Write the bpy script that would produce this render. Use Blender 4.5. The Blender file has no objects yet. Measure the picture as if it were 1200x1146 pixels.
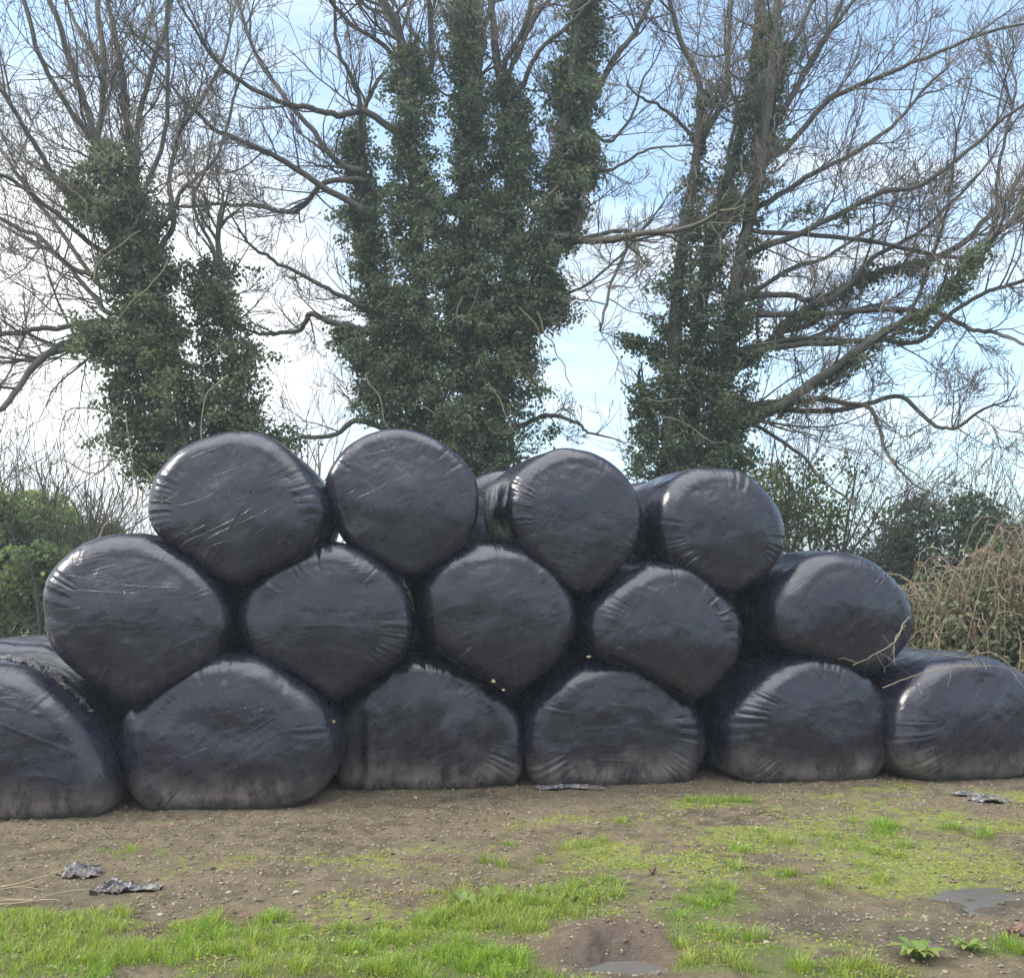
import bpy, math, random
import numpy as np
from math import radians as R, sin, cos, pi
random.seed(7); rng = np.random.default_rng(7)
S = bpy.context.scene

# ------------------------------------------------------------------ camera, sky, sun, exposure
CAMH, F, CX, CY, TILT = 1.6, 1170.0, 600.0, 573.0, R(5.22)
cd = bpy.data.cameras.new('camera'); cam = bpy.data.objects.new('camera', cd); S.collection.objects.link(cam)
cam.location = (0, 0, CAMH); cam.rotation_euler = (R(90)+TILT, 0, 0)
cd.sensor_width = 36; cd.sensor_fit = 'HORIZONTAL'; cd.lens = 36*F/1200; cd.clip_end = 3000
S.camera = cam
SUN_EL, SUN_AZ = R(36), R(-98)          # azimuth measured from +Y towards +X: the sun stands left, a little behind the bales
W = bpy.data.worlds.new('World'); S.world = W; W.use_nodes = True
HAZE = .0025
SUN_STRENGTH, SKY_STRENGTH, EXPOSURE = 2.4, 0.14, 1.28
S.view_settings.view_transform = 'Standard'; S.view_settings.look = 'None'; S.view_settings.gamma = 1
S.view_settings.exposure = EXPOSURE
sd = bpy.data.lights.new('sun', 'SUN'); sun = bpy.data.objects.new('sun', sd); S.collection.objects.link(sun)
sd.energy = SUN_STRENGTH; sd.angle = R(10); sd.color = (1, .95, .87)
sun.rotation_euler = (R(90)-SUN_EL, 0, pi - SUN_AZ)

class NT:
    """small helper for node trees"""
    def __init__(s, nt): s.nt = nt; s.n = nt.nodes; s.l = nt.links
    def new(s, t, **kw):
        n = s.n.new(t)
        for k, v in kw.items():
            if k.startswith('_'): setattr(n, k[1:], v)
            else:
                key = k.replace('__', ' ')
                inp = n.inputs[int(key[1:])] if key[0] == 'i' and key[1:].isdigit() else n.inputs[key]
                s.put(inp, v)
        return n
    def put(s, inp, v):
        if isinstance(v, bpy.types.NodeSocket): s.l.new(v, inp)
        elif isinstance(v, bpy.types.Node): s.l.new(v.outputs[0], inp)
        else: inp.default_value = v
    def math(s, op, a, b=0.0, clamp=False):
        n = s.n.new('ShaderNodeMath'); n.operation = op; n.use_clamp = clamp
        s.put(n.inputs[0], a); s.put(n.inputs[1], b); return n.outputs[0]
    def mix(s, f, a, b, mode='MIX'):
        n = s.n.new('ShaderNodeMix'); n.data_type = 'RGBA'; n.blend_type = mode
        s.put(n.inputs[0], f); s.put(n.inputs[6], a); s.put(n.inputs[7], b); return n.outputs[2]
    def noise(s, vec, scale, detail=4, rough=.55, dist=0.0):
        n = s.n.new('ShaderNodeTexNoise'); s.put(n.inputs['Vector'], vec)
        n.inputs['Scale'].default_value = scale; n.inputs['Detail'].default_value = detail
        n.inputs['Roughness'].default_value = rough; n.inputs['Distortion'].default_value = dist
        return n.outputs['Fac']
    def ramp(s, f, a, b, lo=0.0, hi=1.0):
        n = s.n.new('ShaderNodeMapRange'); n.interpolation_type = 'SMOOTHSTEP'
        s.put(n.inputs[0], f); n.inputs[1].default_value = a; n.inputs[2].default_value = b
        n.inputs[3].default_value = lo; n.inputs[4].default_value = hi; return n.outputs[0]
    def mapping(s, vec, scale=(1,1,1), rot=(0,0,0), loc=(0,0,0)):
        n = s.n.new('ShaderNodeMapping'); s.put(n.inputs[0], vec)
        n.inputs['Scale'].default_value = scale; n.inputs['Rotation'].default_value = rot; n.inputs['Location'].default_value = loc
        return n.outputs[0]
def rgb(r, g, b): return (r, g, b, 1)

t = NT(W.node_tree); t.n.clear()
sky = t.new('ShaderNodeTexSky', _sky_type='NISHITA', _sun_disc=False, _sun_elevation=SUN_EL, _sun_rotation=SUN_AZ,
            _air_density=1.0, _dust_density=1.0, _ozone_density=1.3)
tc = t.new('ShaderNodeTexCoord')
sep = t.new('ShaderNodeSeparateXYZ', i0=tc.outputs['Generated'])
# project the view direction on a cloud layer so that streaks lengthen towards the horizon
zc = t.math('ADD', t.math('MAXIMUM', sep.outputs[2], 0.0), .22)
cx = t.math('DIVIDE', sep.outputs[0], zc); cy = t.math('DIVIDE', sep.outputs[1], zc)
cv = t.new('ShaderNodeCombineXYZ', i0=cx, i1=cy, i2=0.0).outputs[0]
n1 = t.noise(t.mapping(cv, (.8, 1.5, 1), (0,0,.35), (3.1, 1.7, 0)), 1.1, 7, .56, .5)
n2 = t.noise(t.mapping(cv, (.5, 2.2, 1), (0,0,.5), (1.2, 5.7, 0)), 2.0, 6, .6, .3)
leftw = t.ramp(sep.outputs[0], .5, -.45, -.03, .05)       # the cloud is thicker to the left
c = t.math('ADD', t.math('ADD', t.math('MULTIPLY', n1, .65), t.math('MULTIPLY', n2, .35)), leftw)
c = t.math('ADD', c, t.math('MULTIPLY', t.ramp(sep.outputs[1], .3, -.3, 0., .3), t.ramp(sep.outputs[2], .15, .5)))   # unseen cloud added behind the camera, for sheen on the bale rims
up = t.ramp(t.math('SUBTRACT', sep.outputs[2], t.math('MULTIPLY', sep.outputs[1], .35)), .68, .95)
c = t.math('ADD', c, t.math('MULTIPLY', up, .2))
cl = t.ramp(c, .42, .64)
shade = t.noise(t.mapping(cv, (.7, 2.4, 1), (0,0,.4), (7.2, 1.7, 0)), 2.6, 6, .6, .4)
gd = t.new('ShaderNodeVectorMath', _operation='DOT_PRODUCT', i0=tc.outputs['Generated']); gd.inputs[1].default_value = (-.44, .885, .15)
glow = t.ramp(gd.outputs['Value'], .935, 1.0)
veil = t.math('ADD', t.math('ADD', t.math('MULTIPLY', cl, .74), .24), t.math('MULTIPLY', glow, .8), True)
col = t.mix(veil, t.mix(1.0, sky.outputs[0], rgb(.93, 1.12, 1.18), 'MULTIPLY'), t.mix(glow, t.mix(t.ramp(shade, .3, .7), rgb(2.3, 2.6, 3.05), rgb(3.5, 3.6, 3.75)), rgb(4.6, 4.65, 4.7)))
col = t.mix(t.math('MULTIPLY', up, cl), col, rgb(14., 14.3, 15.))     # unseen cloud overhead, made extra bright to put a sheen on bale shoulders
bg = t.new('ShaderNodeBackground', Color=col, Strength=SKY_STRENGTH)
t.new('ShaderNodeOutputWorld', i0=bg.outputs[0])

# ------------------------------------------------------------------ helpers
Fv = np.array([0, cos(TILT), sin(TILT)]); Uv = np.array([0, -sin(TILT), cos(TILT)])
def ray(px, py):
    return np.array([1., 0, 0])*((px-CX)/F) + Uv*((CY-py)/F) + Fv
def at(px, py, Y):
    """world point that the photograph's pixel shows if it stands Y metres away"""
    d = ray(px, py); return np.array([0, 0, CAMH]) + d*(Y/d[1])
def on_ground(px, py, z=0.0):
    d = ray(px, py); return np.array([0, 0, CAMH]) + d*((z-CAMH)/d[2])
def to_px(x, y, z=0.0):
    v = np.stack([x, y, z - CAMH + 0*x], -1); zz = v @ Fv
    return CX + F*v[..., 0]/zz, CY - F*(v @ Uv)/zz

def _h(ix, iy, iz, s):
    n = (ix*374761393 + iy*668265263 + iz*2147483647 + s*974634777) & 0xffffffff
    n = ((n ^ (n >> 13))*1274126177) & 0xffffffff; n = ((n ^ (n >> 16))*2246822519) & 0xffffffff
    return ((n ^ (n >> 15)) & 0xffff)/32767.5 - 1
def vnoise(x, y, z=0.0, s=0):
    x, y, z = np.broadcast_arrays(np.asarray(x, float), np.asarray(y, float), np.asarray(z, float))
    i, j, k = (np.floor(a).astype(np.int64) for a in (x, y, z)); fx, fy, fz = x-i, y-j, z-k
    fx, fy, fz = (a*a*(3-2*a) for a in (fx, fy, fz)); r = 0
    for dx in (0, 1):
        for dy in (0, 1):
            for dz in (0, 1):
                w = (fx if dx else 1-fx)*(fy if dy else 1-fy)*(fz if dz else 1-fz)
                r = r + w*_h(i+dx, j+dy, k+dz, s)
    return r
def fbm(x, y, z=0.0, s=0, o=4):
    r = 0; a = 1; f = 1
    for q in range(o): r = r + a*vnoise(x*f, y*f, np.asarray(z)*f, s+q*17); a *= .5; f *= 2.03
    return r/1.9

def mesh(name, V, Fa, mats, smooth=True, parent=None, attrs=None):
    """V (n,3); Fa: list of (m,k) index arrays"""
    if not isinstance(Fa, list): Fa = [Fa]
    me = bpy.data.meshes.new(name); V = np.ascontiguousarray(V, dtype=np.float32)
    me.vertices.add(len(V)); me.vertices.foreach_set('co', V.ravel())
    nl = sum(f.size for f in Fa); npoly = sum(len(f) for f in Fa)
    me.loops.add(nl); me.polygons.add(npoly)
    me.loops.foreach_set('vertex_index', np.concatenate([f.ravel() for f in Fa]).astype(np.int32))
    tot = np.concatenate([np.full(len(f), f.shape[1]) for f in Fa]).astype(np.int32)
    st = np.concatenate([[0], np.cumsum(tot)[:-1]]).astype(np.int32)
    me.polygons.foreach_set('loop_start', st)
    me.update(calc_edges=True)
    me.polygons.foreach_set('use_smooth', np.full(npoly, smooth))
    for k, v in (attrs or {}).items():
        a = me.attributes.new(k, 'FLOAT', 'POINT'); a.data.foreach_set('value', np.ascontiguousarray(v, dtype=np.float32))
    for m in (mats if isinstance(mats, (list, tuple)) else [mats]): me.materials.append(m)
    me.validate(clean_customdata=False)
    o = bpy.data.objects.new(name, me); S.collection.objects.link(o)
    if parent is not None: o.parent = parent
    return o
def tag(o, label=None, cat=None, group=None, kind=None):
    for k, v in (('label', label), ('category', cat), ('group', group), ('kind', kind)):
        if v: o[k] = v
    return o
def empty(name, loc, label, cat, group=None):
    o = bpy.data.objects.new(name, None); S.collection.objects.link(o); o.location = loc; o.empty_display_size = .2
    return tag(o, label, cat, group)

def material(name): 
    m = bpy.data.materials.new(name); m.use_nodes = True; t = NT(m.node_tree); t.n.clear()
    out = t.n.new('ShaderNodeOutputMaterial'); return m, t, out

# ------------------------------------------------------------------ materials
def mat_film():
    m, t, out = material('black_stretch_film')
    tc = t.new('ShaderNodeTexCoord'); oi = t.new('ShaderNodeObjectInfo'); P = tc.outputs['Object']
    rnd = oi.outputs['Random']
    off = t.new('ShaderNodeVectorMath', _operation='ADD', i0=P); 
    sc = t.new('ShaderNodeCombineXYZ', i0=t.math('MULTIPLY', rnd, 37.), i1=t.math('MULTIPLY', rnd, 91.), i2=t.math('MULTIPLY', rnd, 17.))
    t.l.new(sc.outputs[0], off.inputs[1]); Q = off.outputs[0]
    def rot(ang_lo, ang_hi):
        n = t.new('ShaderNodeVectorRotate', _rotation_type='Y_AXIS', Vector=Q); 
        t.put(n.inputs['Angle'], t.math('ADD', t.math('MULTIPLY', rnd, ang_hi-ang_lo), ang_lo)); return n.outputs[0]
    # fine parallel tension lines, different direction on each bale, only in some places
    wob = t.mix(.06, rot(-.2, .9), t.n.new('ShaderNodeTexNoise').outputs['Color'])
    a = t.noise(t.mapping(rot(-.1, .8), (2.2, 2.2, 34)), 1.0, 3, .5, .15)
    a = t.math('POWER', t.math('SUBTRACT', 1., t.math('ABSOLUTE', t.math('MULTIPLY', t.math('SUBTRACT', a, .5), 3.5)), True), 3.)
    am = t.ramp(t.noise(Q, 2.6, 3, .5), .49, .70)
    b = t.noise(t.mapping(rot(.9, 1.9), (3.2, 3.2, 46)), 1.0, 2, .5, .2)
    b = t.math('POWER', t.math('SUBTRACT', 1., t.math('ABSOLUTE', t.math('MULTIPLY', t.math('SUBTRACT', b, .5), 4.)), True), 4.)
    bm = t.ramp(t.noise(Q, 3.4, 3, .5), .53, .72)
    big = t.noise(Q, 4.0, 3, .42, .5)
    mid = t.noise(Q, 22.0, 3, .55, .8)
    lap = t.noise(t.mapping(rot(-.5, .6), (.5, .5, 6.)), 1.0, 1, .4, .3)     # edges of overlapping film layers
    lap = t.ramp(t.math('FRACT', t.math('MULTIPLY', lap, 7.)), .0, .08)
    H = t.math('MULTIPLY', t.math('MULTIPLY', a, am), .0016)
    H = t.math('ADD', H, t.math('MULTIPLY', t.math('MULTIPLY', b, bm), .0022))
    H = t.math('ADD', H, t.math('MULTIPLY', big, .024))
    H = t.math('ADD', H, t.math('MULTIPLY', mid, .0010))
    H = t.math('ADD', H, t.math('MULTIPLY', lap, .0007))
    bump = t.new('ShaderNodeBump', Height=H, Strength=.85, Distance=1.0)
    # dust: splashed from the ground on the bottom row, thin and streaky elsewhere
    geo = t.new('ShaderNodeNewGeometry'); sz = t.new('ShaderNodeSeparateXYZ', i0=geo.outputs['Position']).outputs[2]
    splash = t.math('MULTIPLY', t.ramp(t.math('ADD', sz, t.math('MULTIPLY', t.noise(Q, 3.5, 4, .6), .34)), .50, .20), t.ramp(t.noise(t.mapping(Q, (1.6, 1.6, .6)), 5., 6, .75), .36, .60, .2, 1.))
    streak = t.ramp(t.noise(t.mapping(rot(-.3, .9), (2., 2., 14)), 1.4, 5, .65), .48, .78)
    specks = t.math('MAXIMUM', t.ramp(t.noise(Q, 60., 2, .6), .68, .76), t.math('MULTIPLY', t.ramp(t.noise(Q, 19., 3, .7), .75, .78), 2.2))
    dust = t.math('ADD', t.math('MULTIPLY', splash, .55), t.math('MULTIPLY', streak, .10), True)
    dust = t.math('ADD', dust, t.math('MULTIPLY', specks, .16), True)
    base = t.mix(t.noise(Q, 2.0, 3), rgb(.0085, .0075, .0165), rgb(.0125, .0112, .0220))
    col = t.mix(dust, base, rgb(.235, .205, .170))
    r = t.math('ADD', t.ramp(t.noise(Q, 9., 4, .6), .3, .7, .21, .34), t.math('MULTIPLY', dust, .3), True)
    p = t.new('ShaderNodeBsdfPrincipled', Base__Color=col, Roughness=r, Normal=bump)
    p.inputs['IOR'].default_value = 1.56; p.inputs['Specular IOR Level'].default_value = .54
    t.l.new(p.outputs[0], out.inputs[0]); return m
def mat_leaf(name, c1, c2, c3, trans=.3, rough=.45, spec=.4):
    m, t, out = material(name); g = t.new('ShaderNodeNewGeometry'); r = g.outputs['Random Per Island']
    big = t.ramp(t.noise(t.new('ShaderNodeTexCoord').outputs['Object'], 1.3, 2), .35, .65)
    c = t.mix(r, rgb(*c1), rgb(*c2)); c = t.mix(t.math('MULTIPLY', big, t.ramp(r, .3, 1., .2, .9)), c, rgb(*c3))
    p = t.new('ShaderNodeBsdfPrincipled', Base__Color=c, Roughness=rough); p.inputs['Specular IOR Level'].default_value = spec
    tr = t.new('ShaderNodeBsdfTranslucent', Color=t.mix(1., c, rgb(1.5, 1.6, .9), 'MULTIPLY'))
    mx = t.new('ShaderNodeMixShader', i0=trans, i1=p.outputs[0], i2=tr.outputs[0])
    t.l.new(mx.outputs[0], out.inputs[0]); return m
def mat_bark(name, c1, c2, moss=(.05, .06, .03), mossamt=.5):
    m, t, out = material(name); P = t.new('ShaderNodeTexCoord').outputs['Object']
    n = t.noise(t.mapping(P, (1, 1, .25)), 14., 6, .65); k = t.ramp(t.noise(P, 1.7, 4), .45, .65, 0, mossamt)
    c = t.mix(k, t.mix(n, rgb(*c1), rgb(*c2)), rgb(*moss))
    b = t.new('ShaderNodeBump', Height=t.math('MULTIPLY', n, .02), Strength=.7, Distance=1.)
    p = t.new('ShaderNodeBsdfPrincipled', Base__Color=c, Roughness=.85, Normal=b); t.l.new(p.outputs[0], out.inputs[0]); return m
def mat_flat(name, c1, c2, scale=8., rough=.8, bump=.01):
    m, t, out = material(name); P = t.new('ShaderNodeTexCoord').outputs['Object']
    n = t.noise(P, scale, 5, .6); r = t.new('ShaderNodeNewGeometry').outputs['Random Per Island']
    c = t.mix(t.math('ADD', t.math('MULTIPLY', n, .5), t.math('MULTIPLY', r, .5)), rgb(*c1), rgb(*c2))
    b = t.new('ShaderNodeBump', Height=t.math('MULTIPLY', n, bump), Strength=.8, Distance=1.)
    p = t.new('ShaderNodeBsdfPrincipled', Base__Color=c, Roughness=rough, Normal=b); t.l.new(p.outputs[0], out.inputs[0]); return m
def mat_ground():
    m, t, out = material('muddy_ground'); P = t.new('ShaderNodeNewGeometry').outputs['Position']
    def att(n): return t.new('ShaderNodeAttribute', _attribute_name=n).outputs['Fac']
    g, mo, wet, red = att('grass'), att('moss'), att('wet'), att('red')
    n1 = t.noise(P, 1.1, 6, .6, .3); n2 = t.noise(P, 7., 6, .65, .4); n3 = t.noise(P, 45., 4, .7); n4 = t.noise(P, 160., 3, .7)
    c = t.mix(t.ramp(n1, .35, .65), rgb(.048, .037, .020), rgb(.096, .076, .042))
    c = t.mix(t.ramp(n2, .35, .68), c, rgb(.130, .102, .064))
    c = t.mix(t.ramp(t.noise(P, 2.3, 4, .6), .56, .70, 0, .6), c, rgb(.145, .095, .055))
    c = t.mix(red, c, t.mix(n2, rgb(.060, .040, .028), rgb(.125, .086, .062)))
    c = t.mix(t.ramp(n3, .52, .72, 0, .75), c, rgb(.055, .043, .030))
    c = t.mix(t.ramp(n4, .6, .75, 0, .6), c, rgb(.20, .17, .125))
    mosscol = t.mix(t.ramp(n3, .35, .7), rgb(.085, .110, .020), rgb(.21, .24, .040))
    mf = t.ramp(t.math('ADD', mo, t.math('MULTIPLY', t.math('SUBTRACT', t.noise(P, 13., 6, .75), .5), 1.7)), .42, .72)
    c = t.mix(t.math('MULTIPLY', mf, .8), c, mosscol)
    gf = t.ramp(t.math('ADD', g, t.math('MULTIPLY', t.math('SUBTRACT', n2, .5), .8)), .3, .7)
    c = t.mix(t.math('MULTIPLY', gf, .8), c, t.mix(n3, rgb(.045, .062, .016), rgb(.11, .125, .035)))
    c = t.mix(t.math('MULTIPLY', wet, .7), c, rgb(.040, .034, .026))
    H = t.math('ADD', t.math('MULTIPLY', n3, .016), t.math('ADD', t.math('MULTIPLY', n4, .006), t.math('MULTIPLY', n2, .02)))
    b = t.new('ShaderNodeBump', Height=H, Strength=.9, Distance=1.)
    r = t.math('SUBTRACT', .92, t.math('MULTIPLY', wet, .55))
    p = t.new('ShaderNodeBsdfPrincipled', Base__Color=c, Roughness=r, Normal=b); p.inputs['Specular IOR Level'].default_value = .3
    t.l.new(p.outputs[0], out.inputs[0]); return m
def mat_water():
    m, t, out = material('muddy_water'); P = t.new('ShaderNodeNewGeometry').outputs['Position']
    b = t.new('ShaderNodeBump', Height=t.math('MULTIPLY', t.noise(P, 14., 3), .0015), Strength=.5, Distance=1.)
    p = t.new('ShaderNodeBsdfPrincipled', Base__Color=rgb(.085, .082, .075), Roughness=.06, Normal=b); p.inputs['IOR'].default_value = 1.33
    t.l.new(p.outputs[0], out.inputs[0]); return m
M_film = mat_film()
M_ivy = mat_leaf('ivy_leaves', (.060, .082, .048), (.105, .132, .072), (.14, .16, .078), .4, .42, .5)
M_ever = mat_leaf('evergreen_leaves', (.12, .165, .075), (.19, .235, .115), (.24, .25, .13), .45, .45)
M_dark = mat_leaf('dark_shrub_leaves', (.030, .048, .026), (.060, .080, .040), (.085, .095, .042), .25, .5)
M_bleaf = mat_leaf('bramble_leaves', (.050, .068, .030), (.105, .125, .058), (.14, .12, .06), .3)
M_pale = mat_leaf('pale_leaves', (.080, .100, .035), (.13, .15, .055), (.16, .15, .07), .35, .5)
M_grass = mat_leaf('grass_blades', (.090, .180, .022), (.225, .325, .042), (.33, .30, .10), .45, .5, .3)
M_weed = mat_leaf('weed_leaves', (.085, .140, .028), (.16, .22, .05), (.17, .18, .05), .3, .45, .4)
M_moss = mat_leaf('moss_tufts', (.13, .17, .028), (.24, .27, .045), (.20, .17, .05), .2, .7, .2)
M_lit = mat_flat('leaf_litter', (.26, .20, .13), (.12, .085, .05), 20, .9)
M_straw = mat_flat('dry_straw', (.28, .23, .14), (.17, .13, .08), 20, .8)
M_bark = mat_bark('grey_brown_bark', (.040, .036, .031), (.09, .08, .068), (.07, .075, .035), .5)
M_twig = mat_bark('pale_twig_bark', (.105, .088, .072), (.19, .16, .13), (.16, .13, .08), .4)
M_bram = mat_flat('dry_bramble_stems', (.22, .155, .105), (.10, .072, .05), 9, .7)
M_stone = mat_flat('stones', (.21, .18, .14), (.09, .075, .055), 12, .85, .02)
M_water = mat_water(); M_ground = mat_ground()
def mat_scrap():
    m, t, out = material('crumpled_film'); P = t.new('ShaderNodeTexCoord').outputs['Object']
    n = t.noise(P, 26., 4, .6, 1.)
    b = t.new('ShaderNodeBump', Height=t.math('MULTIPLY', n, .03), Strength=1., Distance=1.)
    c = t.mix(t.ramp(n, .45, .7), rgb(.05, .051, .06), rgb(.30, .29, .30))
    p = t.new('ShaderNodeBsdfPrincipled', Base__Color=t.mix(t.ramp(t.noise(P, 9., 4, .7), .45, .6, 0, .7), c, rgb(.13, .10, .07)), Roughness=.55, Normal=b); t.l.new(p.outputs[0], out.inputs[0]); return m
M_scrap = mat_scrap()

# ------------------------------------------------------------------ ground
def blobs(px, py, L):
    r = 0*px
    for cx, cy, rx, ry, w in L: r = np.maximum(r, w*np.exp(-(((px-cx)/rx)**2 + ((py-cy)/ry)**2)**1.5)) if w > 0 else r
    for cx, cy, rx, ry, w in L:
        if w < 0: r = r + w*np.exp(-(((px-cx)/rx)**2 + ((py-cy)/ry)**2)**1.5)
    return r
GR = [(60,1085,110,26,1.),(160,1118,240,24,.9),(230,1088,60,20,.85),(300,1092,110,20,.8),(420,1110,170,30,.9),(560,1080,90,26,.95),(610,1060,110,26,.9),
      (690,1048,90,24,.85),(560,1130,120,26,.85),(800,1100,110,40,.85),(840,1060,90,24,.75),(820,1135,60,20,1.),(960,1146,110,14,1.),(700,1000,60,14,.36),
      (960,1055,110,26,.36),(1060,1050,90,20,.36),(1030,985,150,16,.45),(900,990,110,16,.42),(850,935,60,9,.65),(600,975,50,7,.36),(770,1010,70,12,.45),
      (125,997,26,8,.6),(180,995,20,7,.65),(100,1040,70,12,.45),(1180,1120,60,16,.6),(720,1120,260,60,.35),(1150,980,80,14,.36),(1030,1020,120,14,.36),(880,1030,90,14,.4),(640,1010,80,14,.5),(1130,1010,60,12,.36),(40,1130,60,14,.7),
      (160,1143,34,8,-.7),(420,1142,420,20,.75),(90,1135,140,20,.8),(880,1125,90,18,.7),(1020,1140,120,14,.7),(1100,975,110,20,.36),(700,1075,60,14,.8),(712,1114,70,34,-2.),(950,1085,75,16,-.7),(1100,1102,90,14,-.6),(1160,1050,40,16,-.6)]
MO = [(1050,1000,260,70,.85),(820,985,190,36,.75),(480,1000,170,20,.55),(960,1000,330,62,.80),(560,1020,200,26,.62),(1000,940,230,22,.55),(620,1010,130,20,.6),(640,965,120,14,.5),(250,1010,120,14,.45),(300,1080,500,30,.7),(1000,985,240,50,.72),(740,1010,190,30,.65),(860,940,110,16,.7),(620,985,90,14,.55),(60,950,200,14,.45),(180,1000,90,14,.5),(500,930,200,8,.35),
      (1060,1040,160,30,.7),(600,1090,800,50,.75),(1120,925,110,14,.6)]
MO += [(712,1112,72,34,-1.6)]
WT = [(950,1080,75,18,.7),(1060,1100,110,18,.7),(1165,1050,56,22,1.),(715,1125,56,22,.8),(100,1040,60,18,.35),(700,915,600,8,.3)]
def masks(x, y):
    px, py = to_px(x, y, 0.0); near = (y > 3.2) & (y < 9.5)
    warp = 40*fbm(x*1.7, y*1.7, s=3); warpy = 15*fbm(x*2.6, y*2.6, s=4)
    g = blobs(px+warp, py+warpy, GR); m = blobs(px+warp*2, py+warpy, MO); w = blobs(px+warp*.3, py+warpy*.3, WT)
    m = m + .55*fbm(x*2.1, y*2.9, s=6) - .10; g = np.where(near, g, np.where(y < 3.2, .6, .5)); m = np.where(near, m, .6); w = np.where(near, w, 0)
    return np.clip(g, 0, 1), np.clip(m, 0, 1), np.clip(w, 0, 1)
PUD = on_ground(1165, 1050); MND = on_ground(718, 1106)
PUD_Z, CR_Z = -.030, -.030
def ghe(x, y):
    h = .030*fbm(x*.9, y*.9, s=11, o=2) + .016*fbm(x*3.1, y*3.1, s=12, o=3)
    h = h + .012*np.maximum(fbm(x*9, y*9, s=14, o=3), 0)
    d = np.hypot((x-MND[0])/.25, (y-MND[1])/.22); h = h + .062*np.exp(-d**4)*(1+.5*fbm(x*12, y*12, s=15, o=3)) - .120*np.exp(-(np.hypot((x-MND[0]-.03)/.19, (y-MND[1]+.19)/.13))**3)
    d = np.hypot((x-PUD[0]-.1)/.62, (y-PUD[1])/.34); h = h - .036*np.exp(-d**3) + .085*np.exp(-d**2)*fbm(x*5, y*10, s=66, o=3)
    h = h + .05*np.clip((y-10.5)/4, 0, 1)*vnoise(x*.4, y*.4, s=5)
    bale = np.clip((y-7.0)/.5, 0, 1)*np.clip((10.5-y)/1., 0, 1)
    return h*(1-.75*bale)
def axis(a, b, n, far, k):
    m = np.linspace(a, b, n); st = (b-a)/(n-1); e = []; x = b
    while x < far: st *= k; x += st; e.append(x)
    lo = []; x = a; st = (b-a)/(n-1)
    while x > -far: st *= k; x -= st; lo.append(x)
    return np.array(lo[::-1] + list(m) + e)
gx, gy = axis(-4.6, 5.0, 620, 500, 1.2), axis(3.4, 9.0, 400, 500, 1.2)
X, Y = np.meshgrid(gx, gy, indexing='ij'); Z = ghe(X, Y); g_, m_, w_ = masks(X, Y)
clod = np.clip(1-g_*.6, 0, 1)*np.where((Y > 3) & (Y < 9.2), 1, 0)
Z = Z + clod*.011*fbm(X*26, Y*26, s=21, o=3)
nx, ny = len(gx), len(gy); I = np.arange(nx*ny).reshape(nx, ny)
Q = np.stack([I[:-1, :-1], I[1:, :-1], I[1:, 1:], I[:-1, 1:]], -1).reshape(-1, 4)
gr = mesh('ground', np.stack([X, Y, Z], -1).reshape(-1, 3), Q, M_ground, attrs={'grass': g_.ravel(), 'moss': m_.ravel(), 'wet': w_.ravel(), 'red': np.exp(-(np.hypot((X-MND[0])/.30, (Y-MND[1]+.06)/.30)*(1+.35*fbm(X*7, Y*7, s=18)))**3).ravel()})
tag(gr, kind='structure')
def disc(name, c, rx, ry, z, m):
    a = np.linspace(0, 2*pi, 40, endpoint=False); r = 1+.12*np.sin(3*a+1)+.08*np.sin(5*a)
    V = np.stack([c[0]+rx*r*np.cos(a), c[1]+ry*r*np.sin(a), z+0*a], -1)
    return tag(mesh(name, V, np.arange(40)[None], m, False), kind='structure')
disc('puddle_water', (PUD[0]+.15, PUD[1]), .46, .24, PUD_Z, M_water)
disc('puddle_water', (MND[0]+.03, MND[1]-.19), .20, .14, CR_Z, M_water)

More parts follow.
